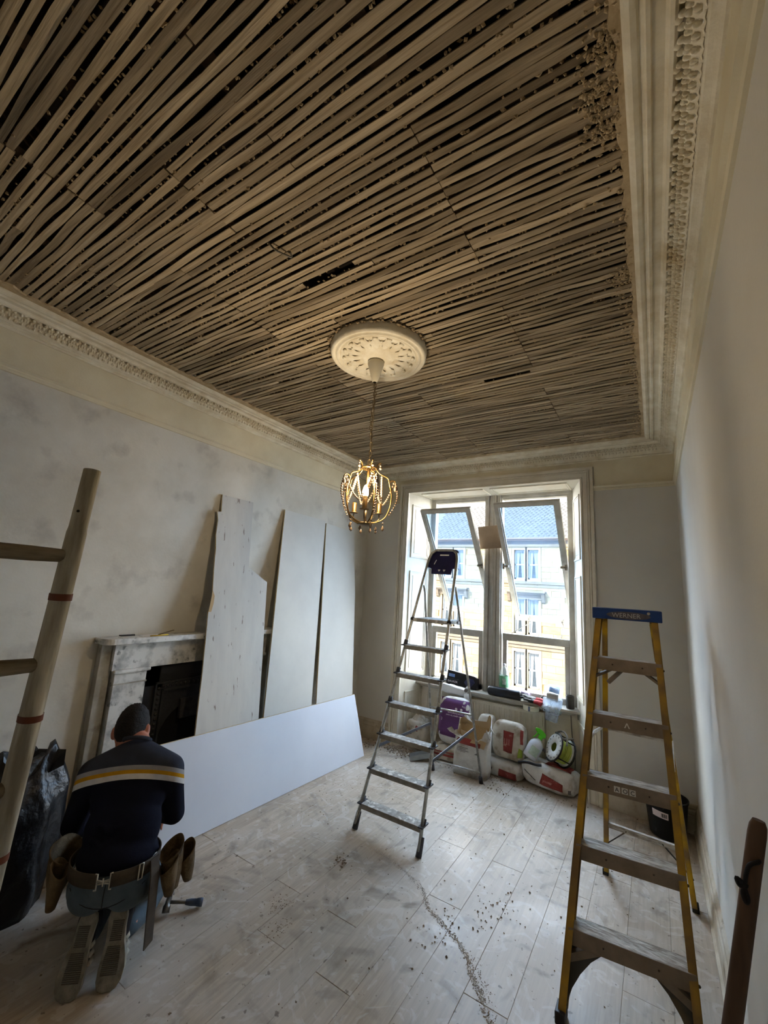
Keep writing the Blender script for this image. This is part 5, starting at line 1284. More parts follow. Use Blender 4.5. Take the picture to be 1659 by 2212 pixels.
# ------------------------------------------------------------------ things on the window sill
Z = ZS
bx_ = thing('toolbox', 'black printed cardboard tool box leaning on the sill in the left window', 'box', (-1.86, 4.74, Z))
bR = EU(-9, 2.5, 3); bc = V((-1.865, 4.735, Z + 0.075))
BLK = mat('black_card', (30, 31, 36), (24, 24, 30), 10, 0.4)
bq = lambda u, v, q: bR @ V((u, -0.041 + q, v)) + bc
MB().prism([(-0.19, -0.073), (0.175, -0.073), (0.165, 0.045), (0.13, 0.062), (-0.185, 0.082)], lambda u, v, q: bR @ V((u, q, v)) + bc, -0.04, 0.04).build('carton', BLK, bx_, bevel=0.003)
MB().prism([(-0.165, 0.015), (-0.095, 0.012), (-0.095, 0.045), (-0.165, 0.048)], bq, -0.0015, 0.001).build('blue_label', mat('label_blue', (72, 116, 196), (150, 170, 210), 30, 0.5), bx_)
text('BAUKER', 'box_lettering', INKW, 0.032, bq(-0.172, -0.045, -0.002), bR @ V((1, 0, 0)), bR @ V((0, 0, 1)), bx_)
text('combi hammer drill', 'box_lettering', INKG, 0.016, bq(-0.172, -0.012, -0.002), bR @ V((1, 0, 0)), bR @ V((0, 0, 1)), bx_)
MB().prism([(0.02, -0.02), (0.055, -0.06), (0.10, -0.06), (0.145, 0.0), (0.12, 0.03), (0.05, 0.032)], bq, -0.0015, 0.001).build('drill_picture', mat('navy_picture', (40, 44, 92), (70, 72, 100), 40, 0.5), bx_)
tag(MB().span((-2.24, 4.70, Z), (-2.15, 4.765, Z + 0.055)).build('small_carton', mat('cream_carton', (206, 200, 170), (186, 180, 150), 20, 0.7), bevel=0.003), 'small cream carton standing at the left end of the window sill', 'box')
# wood offcuts, bag and pipe poking out at the left of the sill
tag(MB().bar((-2.14, 4.635, Z + 0.012), (-1.80, 4.60, Z + 0.012), 0.022, 0.016).build('batten', mat('dark_batten', (84, 72, 60), (60, 52, 44), 20, 0.8)), 'dark strip of wood lying along the front of the sill at the left', 'wood')
tag(MB().bar((-2.10, 4.665, Z + 0.010), (-1.85, 4.655, Z + 0.010), 0.018, 0.014).build('batten', mat('tan_batten', (150, 132, 100), (120, 102, 76), 20, 0.8)), 'tan strip of wood on the sill behind the dark strip', 'wood')
pbg = pillow((-1.93, 4.585, 0.642), (0.30, 0.07, 0.09), EU(0, 6, 0), seed=23, lump=0.22).build('plastic_bag', mat('white_film', (224, 226, 228), (206, 208, 210), 6, 0.35, bump=0.5, bscale=14)); tag(pbg, 'crumpled white plastic bag on top of the purple sack below the sill', 'bag')
MB().tube([(-1.755, 4.565, 0.40), (-1.755, 4.56, 0.60), (-1.755, 4.56, 0.63)], [0.030, 0.034, 0.028], 12).build('twisted_neck', mat('white_film', (224, 226, 228)), pbg)
tag(MB().tube([(-1.762, 4.545, 0.665), (-1.79, 4.69, 0.675)], 0.019, 14).build('pipe_offcut', mat('grey_pipe', (112, 108, 102), None, rough=0.6)), 'short grey pipe lying on the sill end-on above the white bag', 'pipe')
# black cylinder case
bs = MB().tube([(-1.535, 4.628, Z + 0.047), (-1.525, 4.627, Z + 0.047), (-1.205, 4.614, Z + 0.047), (-1.195, 4.614, Z + 0.047)], [0.040, 0.047, 0.047, 0.040], 18)
tag(bs.build('cylinder_case', mat('black_vinyl', (26, 28, 34), (20, 22, 28), 20, 0.35)), 'black cylindrical case lying along the sill between the two windows', 'case')
# plastic bottle
pb_ = thing('plastic_bottle', 'clear plastic bottle with a green label on the sill at the mullion', 'bottle', (-1.40, 4.73, Z))
CLR = glass('clear_plastic', (0.90, 0.94, 0.94, 1), 0.16, 0.12, (225, 232, 234), 20)
MB().lathe([(0.0, 0.002), (0.044, 0.002), (0.050, 0.012), (0.050, 0.20), (0.046, 0.235), (0.026, 0.275), (0.014, 0.29), (0.014, 0.31)], (-1.40, 4.725, Z), 20).build('bottle', CLR, pb_)
MB().lathe([(0.0512, 0.085), (0.0515, 0.09), (0.0515, 0.195), (0.0512, 0.20)], (-1.40, 4.725, Z), 20).build('label', mat('green_label', (98, 168, 130), (130, 186, 156), 12, 0.5), pb_)
MB().span((-1.405, 4.672, Z + 0.115), (-1.367, 4.6735, Z + 0.175)).build('label_panel', mat('white_label', (220, 232, 226), (150, 180, 164), 60, 0.6), pb_)
MB().lathe([(0.016, 0.302), (0.017, 0.306), (0.017, 0.320), (0.0, 0.322)], (-1.40, 4.725, Z), 14).build('cap', WP, pb_)
# tape roll, gloves, purple sponge, clutter
tr3 = MB().lathe([(0.040, 0.0), (0.075, 0.0), (0.078, 0.004), (0.078, 0.044), (0.075, 0.048), (0.040, 0.048), (0.040, 0.0)], (-1.095, 4.62, 0.585), 28)
tp = tag(tr3.build('tape_roll', mat('cream_tape', (222, 218, 196), (206, 202, 180), 14, 0.6)), 'roll of cream jointing tape lying on the radiator top under the gloves', 'tape')
MB().span((-1.105, 4.5405, 0.587), (-1.088, 4.5435, 0.632)).build('tape_end', mat('blue_grey_tape', (104, 112, 136), None, rough=0.6), tp)
gl = thing('work_gloves', 'pair of dark grey work gloves with red cuffs lying on the sill', 'gloves', (-1.10, 4.64, Z))
GL1 = mat('grey_latex', (58, 64, 68), (44, 50, 54), 20, 0.6); GL2 = mat('red_knit', (158, 40, 44), (130, 32, 38), 40, 0.85)
for i, (oy, oz, ang) in enumerate(((0.0, 0.0, -12), (0.055, 0.010, 6))):
    g1 = MB(); Rg = EU(0, 6, ang); og = V((-1.09, 4.605 + oy * .8, Z + 0.024 + oz))
    w = lambda x, y, z: Rg @ V((x, y, z)) + og
    g1.ball(w(0, 0, 0), (0.052, 0.042, 0.022), 12, 7, Rg)
    for k in range(4): g1.tube([w(-0.03, -0.030 + 0.020 * k, 0.003), w(-0.075, -0.036 + 0.023 * k, 0.012), w(-0.115 + 0.008 * abs(k - 1.5), -0.040 + 0.026 * k, 0.004)], [0.013, 0.012, 0.009], 8)
    g1.tube([w(0.01, -0.035, 0.005), w(-0.02, -0.060, 0.010), w(-0.05, -0.068, 0.004)], [0.014, 0.012, 0.009], 8)
    go = g1.build('hand', GL1, gl)
    MB().tube([w(0.035, 0, 0), w(0.075, 0.002, 0.004), w(0.105, 0.004, -0.004)], [0.036, 0.038, 0.042], 12, ry=0.55).build('cuff', GL2, go)
tag(MB().box((-1.20, 4.735, Z + 0.06), (0.125, 0.06, 0.034), EU(10, 6, -8)).build('sponge', mat('lilac_sponge', (176, 166, 206), (150, 140, 180), 20, 0.8), bevel=0.008), 'lilac sponge block on the sill behind the gloves', 'sponge')
cl2 = thing('hand_tool', 'small black and grey hand tool on the sill between gloves and clear tub', 'tool', (-0.99, 4.68, Z))
MB().bar((-1.02, 4.72, Z + 0.03), (-0.985, 4.67, Z + 0.018), 0.022, 0.026).tube([(-1.01, 4.71, Z + 0.05), (-0.995, 4.70, Z + 0.058)], 0.012, 8).build('body', DKP, cl2)
MB().tube([(-1.075, 4.725, Z + 0.01), (-1.02, 4.72, Z + 0.035)], 0.006, 8).build('shaft', STEEL, cl2)
tub = thing('plastic_tub', 'stacked clear plastic tubs with blue and grey stuff inside hanging over the sill edge', 'tub', (-0.88, 4.65, Z))
CL2 = glass('tub_plastic', (0.90, 0.95, 1.0, 1), 0.34, 0.08, (225, 235, 246), 20)
tq = MB(); 
tq.box((-0.885, 4.700, Z + 0.092), (0.125, 0.10, 0.18), EU(0, 2, -6), 0, 1.08).build('upper_tub', CL2, tub)
MB().box((-0.89, 4.605, Z + 0.010), (0.155, 0.075, 0.13), EU(-8, 3, -6), 0, 1.06).build('lower_tub', CL2, tub)
MB().box((-0.888, 4.560, Z - 0.085), (0.10, 0.05, 0.07), EU(-8, 6, -6), 0, 1.1).build('end_tub', CL2, tub)
MB().box((-0.885, 4.695, Z + 0.150), (0.095, 0.06, 0.05), EU(8, 10, 10)).build('blue_contents', mat('blue_cloth', (130, 170, 220), (160, 190, 228), 20, 0.8), tub)
MB().box((-0.893, 4.635, Z + 0.085), (0.10, 0.04, 0.060), EU(0, 3, -6)).build('grey_contents', mat('grey_card', (166, 160, 150), (146, 140, 130), 14, 0.9), tub)
cp2 = MB().lathe([(0.0, 0.002), (0.036, 0.002), (0.038, 0.008), (0.0375, 0.115), (0.035, 0.122), (0.032, 0.120), (0.032, 0.02), (0.0, 0.018)], (-0.738, 4.685, Z), 22)
tag(cp2.build('tin', mat('dark_tin', (70, 68, 62), (54, 52, 48), 14, 0.5)), 'dark cylindrical tin at the right end of the window sill', 'tin')
# cardboard square wedged across the mullion
CARD = mat('brown_cardboard', (150, 132, 112), (138, 120, 100), 8, 0.9)
cbd = MB().prism([(-1.714, 2.478), (-1.444, 2.498), (-1.402, 2.232), (-1.680, 2.218)], lambda x, z, y: (x, y, z), 4.688, 4.694).build('cardboard', CARD)
tag(cbd, 'square of brown cardboard fixed to the mullion between the two swung sashes', 'cardboard')

# ------------------------------------------------------------------ bucket in the corner
BK = mat('black_rubber', (34, 36, 40), (26, 28, 32), 14, 0.5, c3=(70, 72, 74), s3=18, l3=0.66, h3=0.74)
bk = thing('bucket', 'black rubber builder bucket with a white barcode sticker in the right corner', 'bucket', (0.005, 4.185, 0))
MB().lathe([(0.0, 0.003), (0.105, 0.003), (0.115, 0.010), (0.140, 0.255), (0.147, 0.258), (0.147, 0.272), (0.138, 0.272), (0.132, 0.25), (0.110, 0.02), (0.0, 0.016)], (0.005, 4.185, 0), 36).build('tub', BK, bk)
st_ = MB()
for i in range(7):
    a = -2.30 + 0.80 * i / 6; r0, r1 = 0.1312, 0.1358
    st_.v += [V((0.005 + r0 * math.cos(a), 4.185 + r0 * math.sin(a), 0.155 - 0.006 * i / 6)), V((0.005 + r1 * math.cos(a), 4.185 + r1 * math.sin(a), 0.200 - 0.006 * i / 6))]
for i in range(6): st_.f.append([2 * i, 2 * i + 2, 2 * i + 3, 2 * i + 1]); st_.m.append(0); st_.sm.append(True)
stk = st_.build('sticker', mat('sticker_pinkwhite', (222, 208, 210), None, rough=0.6), bk)
bcm = MB()
for i in range(9):
    a = -1.82 + 0.030 * i; r = 0.1338; bcm.bar((0.005 + (r - .001) * math.cos(a), 4.185 + (r - .001) * math.sin(a), 0.160), (0.005 + (r + .002) * math.cos(a), 4.185 + (r + .002) * math.sin(a), 0.186), 0.0018 + 0.0008 * (i % 3), 0.001)
bcm.build('barcode', DKP, stk)

# ------------------------------------------------------------------ brown batten leaning at the bottom right, black tie through its end
BRW = mat('brown_batten_wood', (98, 74, 58), (74, 56, 44), 7, 0.75, bump=0.3, bscale=24, stretch=(3, 3, 0.4), bdist=0.003)
A_, B2 = V((0.183, 1.41, 1.218)), V((-0.036, 1.41, 0.0)); dd = (B2 - A_).normalized()
rt_ = thing('batten', 'dark brown wooden batten with a knotted black cord leaning on the right wall', 'batten', (0.05, 1.41, 0))
MB().tube([A_, A_ + dd * 0.012, A_ + dd * 0.03, B2], [0.012, 0.0165, 0.018, 0.019], 14, ry=0.8, up=(0, 1, 0)).build('shaft', BRW, rt_)
pth = A_ + dd * 0.085 + V((0, -0.012, 0))
MB().tube(bez([pth + V((0.016, 0.012, 0.0)) * 0.62, pth + V((0.008, -0.012, 0.003)) * 0.62, pth + V((-0.018, -0.012, -0.016)) * 0.62, pth + V((-0.030, -0.004, -0.055)) * 0.62, pth + V((-0.036, 0, -0.085)) * 0.62, pth + V((-0.058, 0.002, -0.078)) * 0.62, pth + V((-0.050, 0, -0.10)) * 0.62, pth + V((-0.030, 0, -0.09)) * 0.62, pth + V((-0.044, 0, -0.118)) * 0.62, pth + V((-0.036, 0.0, -0.15)) * 0.62, pth + V((-0.028, 0, -0.135)) * 0.62, pth + V((-0.036, 0, -0.10)) * 0.62], 5), 0.0045, 8).build('cord', mat('black_cord', (20, 20, 24), None, rough=0.7), rt_)

# ------------------------------------------------------------------ black rubble sacks at the left wall
SACKM = mat('black_rubble_film', (18, 21, 26), (11, 12, 15), 5, 0.36, bump=0.8, bscale=12, bdist=0.02, spec=0.4)
def film(name, label, base, hgt, rx_, ry_, seed, lean):
    b = MB(); N, M = 40, 22; rr = random.Random(seed)
    for i in range(M + 1):
        t = i / M; z = hgt * t
        sc2 = (0.92 + 0.20 * math.sin(t * 2.4)) * (1.0 if t < 0.72 else 1 - (t - 0.72) * 1.6)
        for j in range(N):
            a = 2 * math.pi * j / N
            k = sc2 * (1 + 0.16 * noise.noise(V((math.cos(a) * 1.6 + seed, math.sin(a) * 1.6, t * 2.5))) + 0.10 * noise.noise(V((math.cos(a) * 4 + seed, math.sin(a) * 4, t * 3))) + 0.05 * math.sin(a * 9 + seed) * t)
            zz = z + (0.10 * noise.noise(V((math.cos(a) * 1.3 + seed, math.sin(a) * 1.3, 4))) * t * t * hgt * 2)
            b.v.append(V((base[0] + rx_ * k * math.cos(a) + lean[0] * t, base[1] + ry_ * k * math.sin(a) + lean[1] * t, max(zz, 0.0))))
    for i in range(M):
        for j in range(N): b.f.append([i * N + j, i * N + (j + 1) % N, (i + 1) * N + (j + 1) % N, (i + 1) * N + j]); b.m.append(0); b.sm.append(True)
    b.f.append(list(range(N))); b.m.append(0); b.sm.append(False)
    b.f.append([M * N + j for j in range(N)]); b.m.append(0); b.sm.append(False)
    return tag(b.build(name, SACKM), label, 'sack', 'black rubble sacks')
film('rubble_sack', 'bulging black rubble sack against the left wall behind the wooden ladder', (-2.83, 1.02, 0), 0.70, 0.16, 0.20, 4, (-0.03, 0.02))
film('rubble_sack', 'lower black rubble sack on the floor next to the kneeling man, left', (-2.50, 0.62, 0), 0.44, 0.16, 0.17, 9, (-0.04, 0.0))
pk = MB(); 
pk.add([(-2.93, 1.02, 0.62), (-2.80, 1.10, 0.60), (-2.74, 1.185, 0.655), (-2.78, 1.20, 0.72), (-2.86, 1.10, 0.73), (-2.84, 1.17, 0.60)], [(0, 1, 5), (1, 2, 3, 5), (3, 4, 0, 5), (0, 4, 3, 2, 1)])
pk.build('sack_corner', SACKM, bpy.data.objects['rubble_sack'])

# ------------------------------------------------------------------ hammer on the floor
ha = thing('claw_hammer', 'claw hammer with a blue-grey grip lying on the floor beside the man', 'hammer', (-2.13, 1.60, 0))
H0, H1 = V((-2.190, 1.548, 0.040)), V((-2.075, 1.672, 0.022)); dh = (H1 - H0).normalized(); sh = V((-dh.y, dh.x, 0))
HSTEEL = mat('hammer_steel', (122, 120, 116), (90, 88, 84), 20, 0.35, 0.85)
MB().tube([H0 - dh * .01, H0 + dh * 0.12], 0.008, 8).build('shaft', HSTEEL, ha)
hb2 = MB().tube([H0 + V((0, 0, -0.02)) - sh * 0.045, H0 - sh * 0.030, H0 - sh * 0.02, H0 + sh * 0.03], [0.018, 0.018, 0.013, 0.014], 12)
hb2.prism([(0.02, 0.010), (0.06, 0.006), (0.088, -0.022), (0.094, -0.022), (0.07, 0.014), (0.02, 0.020)], lambda a, b, q: H0 + sh * a + V((0, 0, b)) + dh * q, -0.014, 0.014)
hb2.build('head', HSTEEL, ha)
MB().tube([H0 + dh * 0.085, H0 + dh * 0.11, H0 + dh * 0.16, H1 - dh * 0.03, H1 - dh * 0.008, H1], [0.011, 0.015, 0.0155, 0.0165, 0.019, 0.017], 12).build('grip', mat('bluegrey_grip', (84, 98, 122), (70, 82, 104), 14, 0.6), ha)

# ------------------------------------------------------------------ plaster rubble swept over the floor
RUB = mat('rubble', (150, 132, 110), (104, 90, 74), 40, 0.95)
rb_ = MB(); rr = random.Random(31)
def pile(cx_, cy_, sx, sy, n, r0, r1):
    for _ in range(n):
        x, y = rr.gauss(cx_, sx), rr.gauss(cy_, sy)
        if XL + 0.03 < x < XR - 0.05 and y < 4.67: r = rr.uniform(r0, r1); crumb(rb_, (x, y, r * 0.5), r, rr)
pile(-2.52, 4.20, 0.14, 0.07, 150, 0.003, 0.012); pile(-2.25, 4.25, 0.16, 0.06, 190, 0.003, 0.013); pile(-1.3, 4.22, 0.35, 0.04, 110, 0.002, 0.007)
pile(-1.25, 4.05, 0.06, 0.04, 26, 0.003, 0.009); pile(-1.72, 2.40, 0.035, 0.03, 30, 0.003, 0.010); pile(-0.80, 2.62, 0.07, 0.12, 60, 0.002, 0.007); pile(-1.0, 2.3, 0.05, 0.1, 40, 0.002, 0.007)
dl = MB(); pth2 = bez([(-1.633, 2.649, 0), (-1.428, 2.604, 0), (-1.217, 2.511, 0), (-1.12, 2.406, 0), (-0.995, 2.343, 0), (-0.863, 2.267, 0), (-0.772, 2.151, 0), (-0.701, 2.071, 0), (-0.60, 1.93, 0)], 26)
for p in pth2:
    for _ in range(5): crumb(dl, (p.x + rr.gauss(0, 0.008), p.y + rr.gauss(0, 0.008), 0.0008), rr.uniform(0.0015, 0.0045), rr)
    if p.y < 2.25:
        for _ in range(3): crumb(rb_, (p.x + 0.03 + rr.gauss(0, 0.020), p.y + rr.gauss(0, 0.016), 0.001), rr.uniform(0.001, 0.003), rr)
tag(stuff(dl.build('plaster_dust', mat('pale_dust', (206, 200, 190), (180, 172, 160), 60, 0.95))), 'curved line of pale plaster dust scraped across the floor towards the right', 'dust')
pile(-1.78, 1.93, 0.035, 0.05, 70, 0.0015, 0.004); pile(-1.66, 1.80, 0.03, 0.05, 60, 0.0015, 0.004); pile(-2.3, 3.2, 0.12, 0.22, 90, 0.0015, 0.005)
for _ in range(420):
    x, y = rr.uniform(-2.5, 0.1), rr.uniform(0.9, 4.3); r = rr.choice((0.0018, 0.002, 0.0025, 0.003, 0.004, 0.0065)); crumb(rb_, (x, y, r * 0.5), r, rr)
tag(stuff(rb_.build('rubble', RUB)), 'crumbs of old plaster scattered over the floor', 'rubble')
# ------------------------------------------------------------------ kneeling man, seen from behind
MO = V((-2.10, 1.19, 0)); MF = V((-0.7413, 0.6712, 0)); MR = V((0.6712, 0.7413, 0)); MU = V((0, 0, 1))
def M(f, r, u): return MO + MF * f + MR * r + MU * u
MB3 = Matrix((MR, MF, MU)).transposed()             # local x right, y forward, z up
def capsule(mb, a, b, ra, rb, n=16):
    """tapered limb with round ends"""
    a, b = V(a), V(b); d = (b - a).normalized(); pts, rs = [], []
    for k in range(5):
        t = math.pi / 2 * (1 - k / 4.0); pts.append(a - d * ra * math.sin(t)); rs.append(max(ra * math.cos(t), 0.002))
    pts.append(lerp(a, b, 0.5)); rs.append((ra + rb) / 2)
    for k in range(5):
        t = math.pi / 2 * k / 4.0; pts.append(b + d * rb * math.sin(t)); rs.append(max(rb * math.cos(t), 0.002))
    return mb.tube(pts, rs, n)
def chain(mb, pts, rs, n=16):
    for i in range(len(pts) - 1): capsule(mb, pts[i], pts[i + 1], rs[i], rs[i + 1], n)
    return mb
man = thing('person', 'man in a striped navy jumper, jeans and tool belt kneeling with his back turned', 'person', (MO.x, MO.y, 0))
SKIN = mat('skin', (190, 128, 104), (172, 108, 86), 14, 0.55, coord='World')
SHS = [M(0.12, -0.180, 0.740), M(0.12, 0.150, 0.745)]
ELB = [M(0.215, -0.262, 0.475), M(0.235, 0.185, 0.49)]
WRI = [M(0.43, -0.17, 0.36), M(0.455, 0.10, 0.38)]
HC_ = M(0.262, -0.078, 0.892)
tiltH = Matrix.Rotation(math.radians(-24), 3, 'X'); HR = MB3 @ Matrix.Rotation(math.radians(-5), 3, 'Z') @ Matrix.Rotation(math.radians(-4), 3, 'Y') @ tiltH
hp = lambda x, y, z: HR @ V((x, y, z)) + HC_
bd_ = MB()
bd_.ball(HC_, (0.076, 0.097, 0.112), 24, 16, HR)                                      # skull
bd_.ball(hp(0, 0.030, -0.055), (0.060, 0.070, 0.070), 20, 12, HR)                     # jaw
bd_.ball(hp(0, 0.060, -0.095), (0.030, 0.030, 0.022), 12, 8, HR)                      # chin
chain(bd_, [hp(0, -0.028, -0.06), M(0.195, -0.025, 0.845), M(0.175, -0.005, 0.80)], [0.055, 0.056, 0.050])
bd_.tube([hp(0, 0.093, 0.010), hp(0, 0.112, -0.030), hp(0, 0.094, -0.040)], [0.010, 0.016, 0.012], 10)   # nose
for s in (-1, 1):
    bd_.ball(hp(s * 0.080, -0.010, -0.014), (0.011, 0.021, 0.034), 12, 8, HR @ Matrix.Rotation(s * 0.35, 3, 'Z'))   # ears
    bd_.ball(hp(s * 0.030, 0.086, 0.022), (0.022, 0.012, 0.008), 10, 6, HR)                                # brows
    bd_.ball(hp(s * 0.040, 0.075, -0.030), (0.022, 0.018, 0.02), 10, 6, HR)                                # cheeks
bd_.ball(hp(0, 0.096, -0.066), (0.022, 0.010, 0.006), 10, 6, HR)                                          # lips
bd_.ball(M(0.10, 0, 0.60), (0.11, 0.075, 0.15), 18, 12, MB3); bd_.ball(M(0.0, 0, 0.38), (0.13, 0.09, 0.12), 16, 10, MB3)
chain(bd_, [M(0.02, 0, 0.42), M(0.08, 0, 0.6), M(0.175, -0.005, 0.78)], [0.08, 0.085, 0.05])
for i, s in enumerate((-1, 1)):
    chain(bd_, [M(0.13, s * 0.08, 0.76), SHS[i], ELB[i], WRI[i]], [0.042, 0.042, 0.036, 0.026])
    fw = (WRI[i] - ELB[i]).normalized(); sd = (MR - fw * MR.dot(fw)).normalized(); dn = fw.cross(sd)
    if dn.z > 0: dn = -dn
    pc = WRI[i] + fw * 0.05
    HRm = Matrix((sd, fw, dn)).transposed()
    bd_.ball(pc, (0.040, 0.052, 0.016), 14, 8, HRm)
    for k, (o, L3) in enumerate(((-0.030, 0.066), (-0.010, 0.076), (0.010, 0.072), (0.030, 0.056))):
        a = pc + sd * o + fw * 0.035; b2 = a + fw * L3 * 0.5 + dn * 0.012; c2 = b2 + fw * L3 * 0.30 + dn * 0.028; e2 = c2 + dn * 0.022 - fw * 0.004
        chain(bd_, [a, b2, c2, e2], [0.0100, 0.0092, 0.0084, 0.0072], 8)
    a = pc - sd * s * 0.030 - fw * 0.02; chain(bd_, [a, a - sd * s * 0.028 + fw * 0.028 + dn * 0.012, a - sd * s * 0.034 + fw * 0.056 + dn * 0.022], [0.013, 0.0105, 0.0085], 8)
for i, s in enumerate((-1, 1)):
    chain(bd_, [M(0.02, s * 0.085, 0.33), M(0.40, s * 0.115, 0.10), M(0.05, s * 0.085, 0.13)], [0.065, 0.050, 0.036])
body = bd_.build('body', SKIN, man, remesh=0.0062, smooth_it=3)
ey = MB()
for s in (-1, 1): ey.ball(hp(s * 0.031, 0.088, 0.008), (0.012, 0.008, 0.008), 10, 6, HR)
ey.build('eye', mat('eye_white', (214, 206, 198), None, rough=0.3), man)
# hair: a cap over the skull, short at the neck
HAIR = mat('dark_hair', (26, 21, 18), (14, 11, 10), 60, 0.75, bump=0.9, bscale=130, bdist=0.004)
hb_ = MB(); N, Mm = 64, 34; vs = []
for i in range(Mm + 1):
    for j in range(N):
        a = 2 * math.pi * j / N; fwd = math.sin(a)        # +1 forward
        side = max(0.0, abs(math.cos(a)) - 0.55) / 0.45
        tmax = math.radians(104 - 40 * max(0, fwd) + 24 * max(0, -fwd) - 14 * side)
        tmax += 0.05 * noise.noise(V((math.cos(a) * 6, fwd * 6, 2))) + 0.03 * noise.noise(V((math.cos(a) * 19, fwd * 19, 3)))
        q = i / Mm; t = tmax * q
        thick = 0.13 * (1 - q ** 2.2) + 0.012
        k = 1.0 + thick * (0.75 + 0.30 * noise.noise(V((math.cos(a) * 7, fwd * 7, t * 7))) + 0.35 * noise.noise(V((math.cos(a) * 21, fwd * 21, t * 17))))
        vs.append(hp(0.076 * k * math.sin(t) * math.cos(a), 0.098 * k * math.sin(t) * fwd, 0.112 * k * math.cos(t)))
hb_.add(vs, [(i * N + j, i * N + (j + 1) % N, (i + 1) * N + (j + 1) % N, (i + 1) * N + j) for i in range(Mm) for j in range(N)], 0, True)
hair = hb_.build('hair', HAIR, man); sd_ = hair.modifiers.new('thick', 'SOLIDIFY'); sd_.thickness = 0.006; sd_.offset = -1

# jumper, striped across chest and sleeves
JA0 = M(0.00, 0, 0.42); JAX = (M(0.165, 0, 0.80) - JA0); JL = JAX.length; JAX.normalize()
def jumper_material():
    m = mat('striped_knit', (20, 23, 36), None, rough=0.95, bump=0.35, bscale=160, coord='World', bdist=0.003)
    nt = m.node_tree; N_ = nt.nodes; L = nt.links; b = N_['Principled BSDF']
    b.inputs['Specular IOR Level'].default_value = 0.1
    tc = N_.new('ShaderNodeTexCoord'); dt = N_.new('ShaderNodeVectorMath'); dt.operation = 'DOT_PRODUCT'
    L.new(tc.outputs['Object'], dt.inputs[0]); dt.inputs[1].default_value = JAX
    off = (JA0 - MO).dot(JAX)
    mr = N_.new('ShaderNodeMapRange'); mr.inputs['From Min'].default_value = off; mr.inputs['From Max'].default_value = off + JL
    d2 = N_.new('ShaderNodeVectorMath'); d2.operation = 'DOT_PRODUCT'; L.new(tc.outputs['Object'], d2.inputs[0]); d2.inputs[1].default_value = MR
    sq = N_.new('ShaderNodeMath'); sq.operation = 'MULTIPLY'; L.new(d2.outputs['Value'], sq.inputs[0]); L.new(d2.outputs['Value'], sq.inputs[1])
    ad = N_.new('ShaderNodeMath'); ad.operation = 'MULTIPLY_ADD'; L.new(sq.outputs[0], ad.inputs[0]); ad.inputs[1].default_value = 0.55; L.new(dt.outputs['Value'], ad.inputs[2])
    L.new(ad.outputs[0], mr.inputs['Value'])
    r = N_.new('ShaderNodeValToRGB'); cr = r.color_ramp; cr.interpolation = 'CONSTANT'
    stops = [(0.0, (20, 23, 36)), (0.745, (206, 204, 204)), (0.798, (188, 138, 28)), (0.838, (150, 148, 150)), (0.884, (54, 58, 70))]
    cr.elements[0].position = 0; cr.elements[0].color = lin(stops[0][1]); cr.elements[1].position = stops[1][0]; cr.elements[1].color = lin(stops[1][1])
    for p, c in stops[2:]:
        e = cr.elements.new(p); e.color = lin(c)
    L.new(mr.outputs[0], r.inputs['Fac'])
    n = N_.new('ShaderNodeTexNoise'); n.inputs['Scale'].default_value = 18; n.inputs['Detail'].default_value = 5; L.new(tc.outputs['Object'], n.inputs['Vector'])
    hs = N_.new('ShaderNodeHueSaturation'); m2 = N_.new('ShaderNodeMapRange'); m2.inputs['To Min'].default_value = 0.7; m2.inputs['To Max'].default_value = 1.3
    L.new(n.outputs['Fac'], m2.inputs['Value']); L.new(m2.outputs[0], hs.inputs['Value']); L.new(r.outputs['Color'], hs.inputs['Color']); L.new(hs.outputs['Color'], b.inputs['Base Color'])
    return m
KNIT = jumper_material()
ju = MB()
lean = MB3 @ Matrix.Rotation(math.radians(-21), 3, 'X')
ju.ball(M(0.105, -0.008, 0.655), (0.165, 0.105, 0.165), 28, 16, lean)
ju.ball(M(0.045, 0, 0.53), (0.160, 0.112, 0.17), 28, 16, lean)
ju.ball(M(0.0, 0, 0.455), (0.160, 0.125, 0.085), 28, 14, MB3)
ju.ball(M(0.13, -0.012, 0.735), (0.155, 0.085, 0.075), 28, 14, lean)
chain(ju, [SHS[0], M(0.165, -0.02, 0.80), SHS[1]], [0.070, 0.082, 0.070], 18)
for i, s in enumerate((-1, 1)):
    chain(ju, [SHS[i], lerp(SHS[i], ELB[i], 0.5), ELB[i], lerp(ELB[i], WRI[i], 0.5), WRI[i]], [0.070, 0.058, 0.051, 0.044, 0.036], 18)
rr = random.Random(8)
for u, a0, w in ((0.50, 0.5, 0.20), (0.475, 1.2, 0.16), (0.53, 0.2, 0.14), (0.455, 2.2, 0.18), (0.58, 0.35, 0.14)):     # folds at the waist
    pts = []
    for k in range(7):
        a = -math.pi / 2 + (a0 - 0.6) + w * 5 * (k / 6 - 0.5); pts.append(M(0.01 + (u - 0.45) * 0.35, 0, u + 0.012 * math.sin(k * 1.3)) + MR * 0.160 * math.cos(a) + MF * 0.116 * math.sin(a))
    ju.tube(pts, [0.004, 0.010, 0.013, 0.014, 0.013, 0.010, 0.004], 8)
jo = ju.build('jumper', KNIT, man, remesh=0.0085, smooth_it=5)
MB().tube([M(0.172 + 0.05 * math.cos(k * 0.5236) * 0.95, -0.028 + 0.060 * math.sin(k * 0.5236), 0.868 - 0.028 * math.cos(k * 0.5236)) for k in range(12)], 0.010, 8, closed=True).build('collar', mat('charcoal_knit', (52, 56, 66), (44, 48, 58), 40, 0.95, coord='World'), jo)

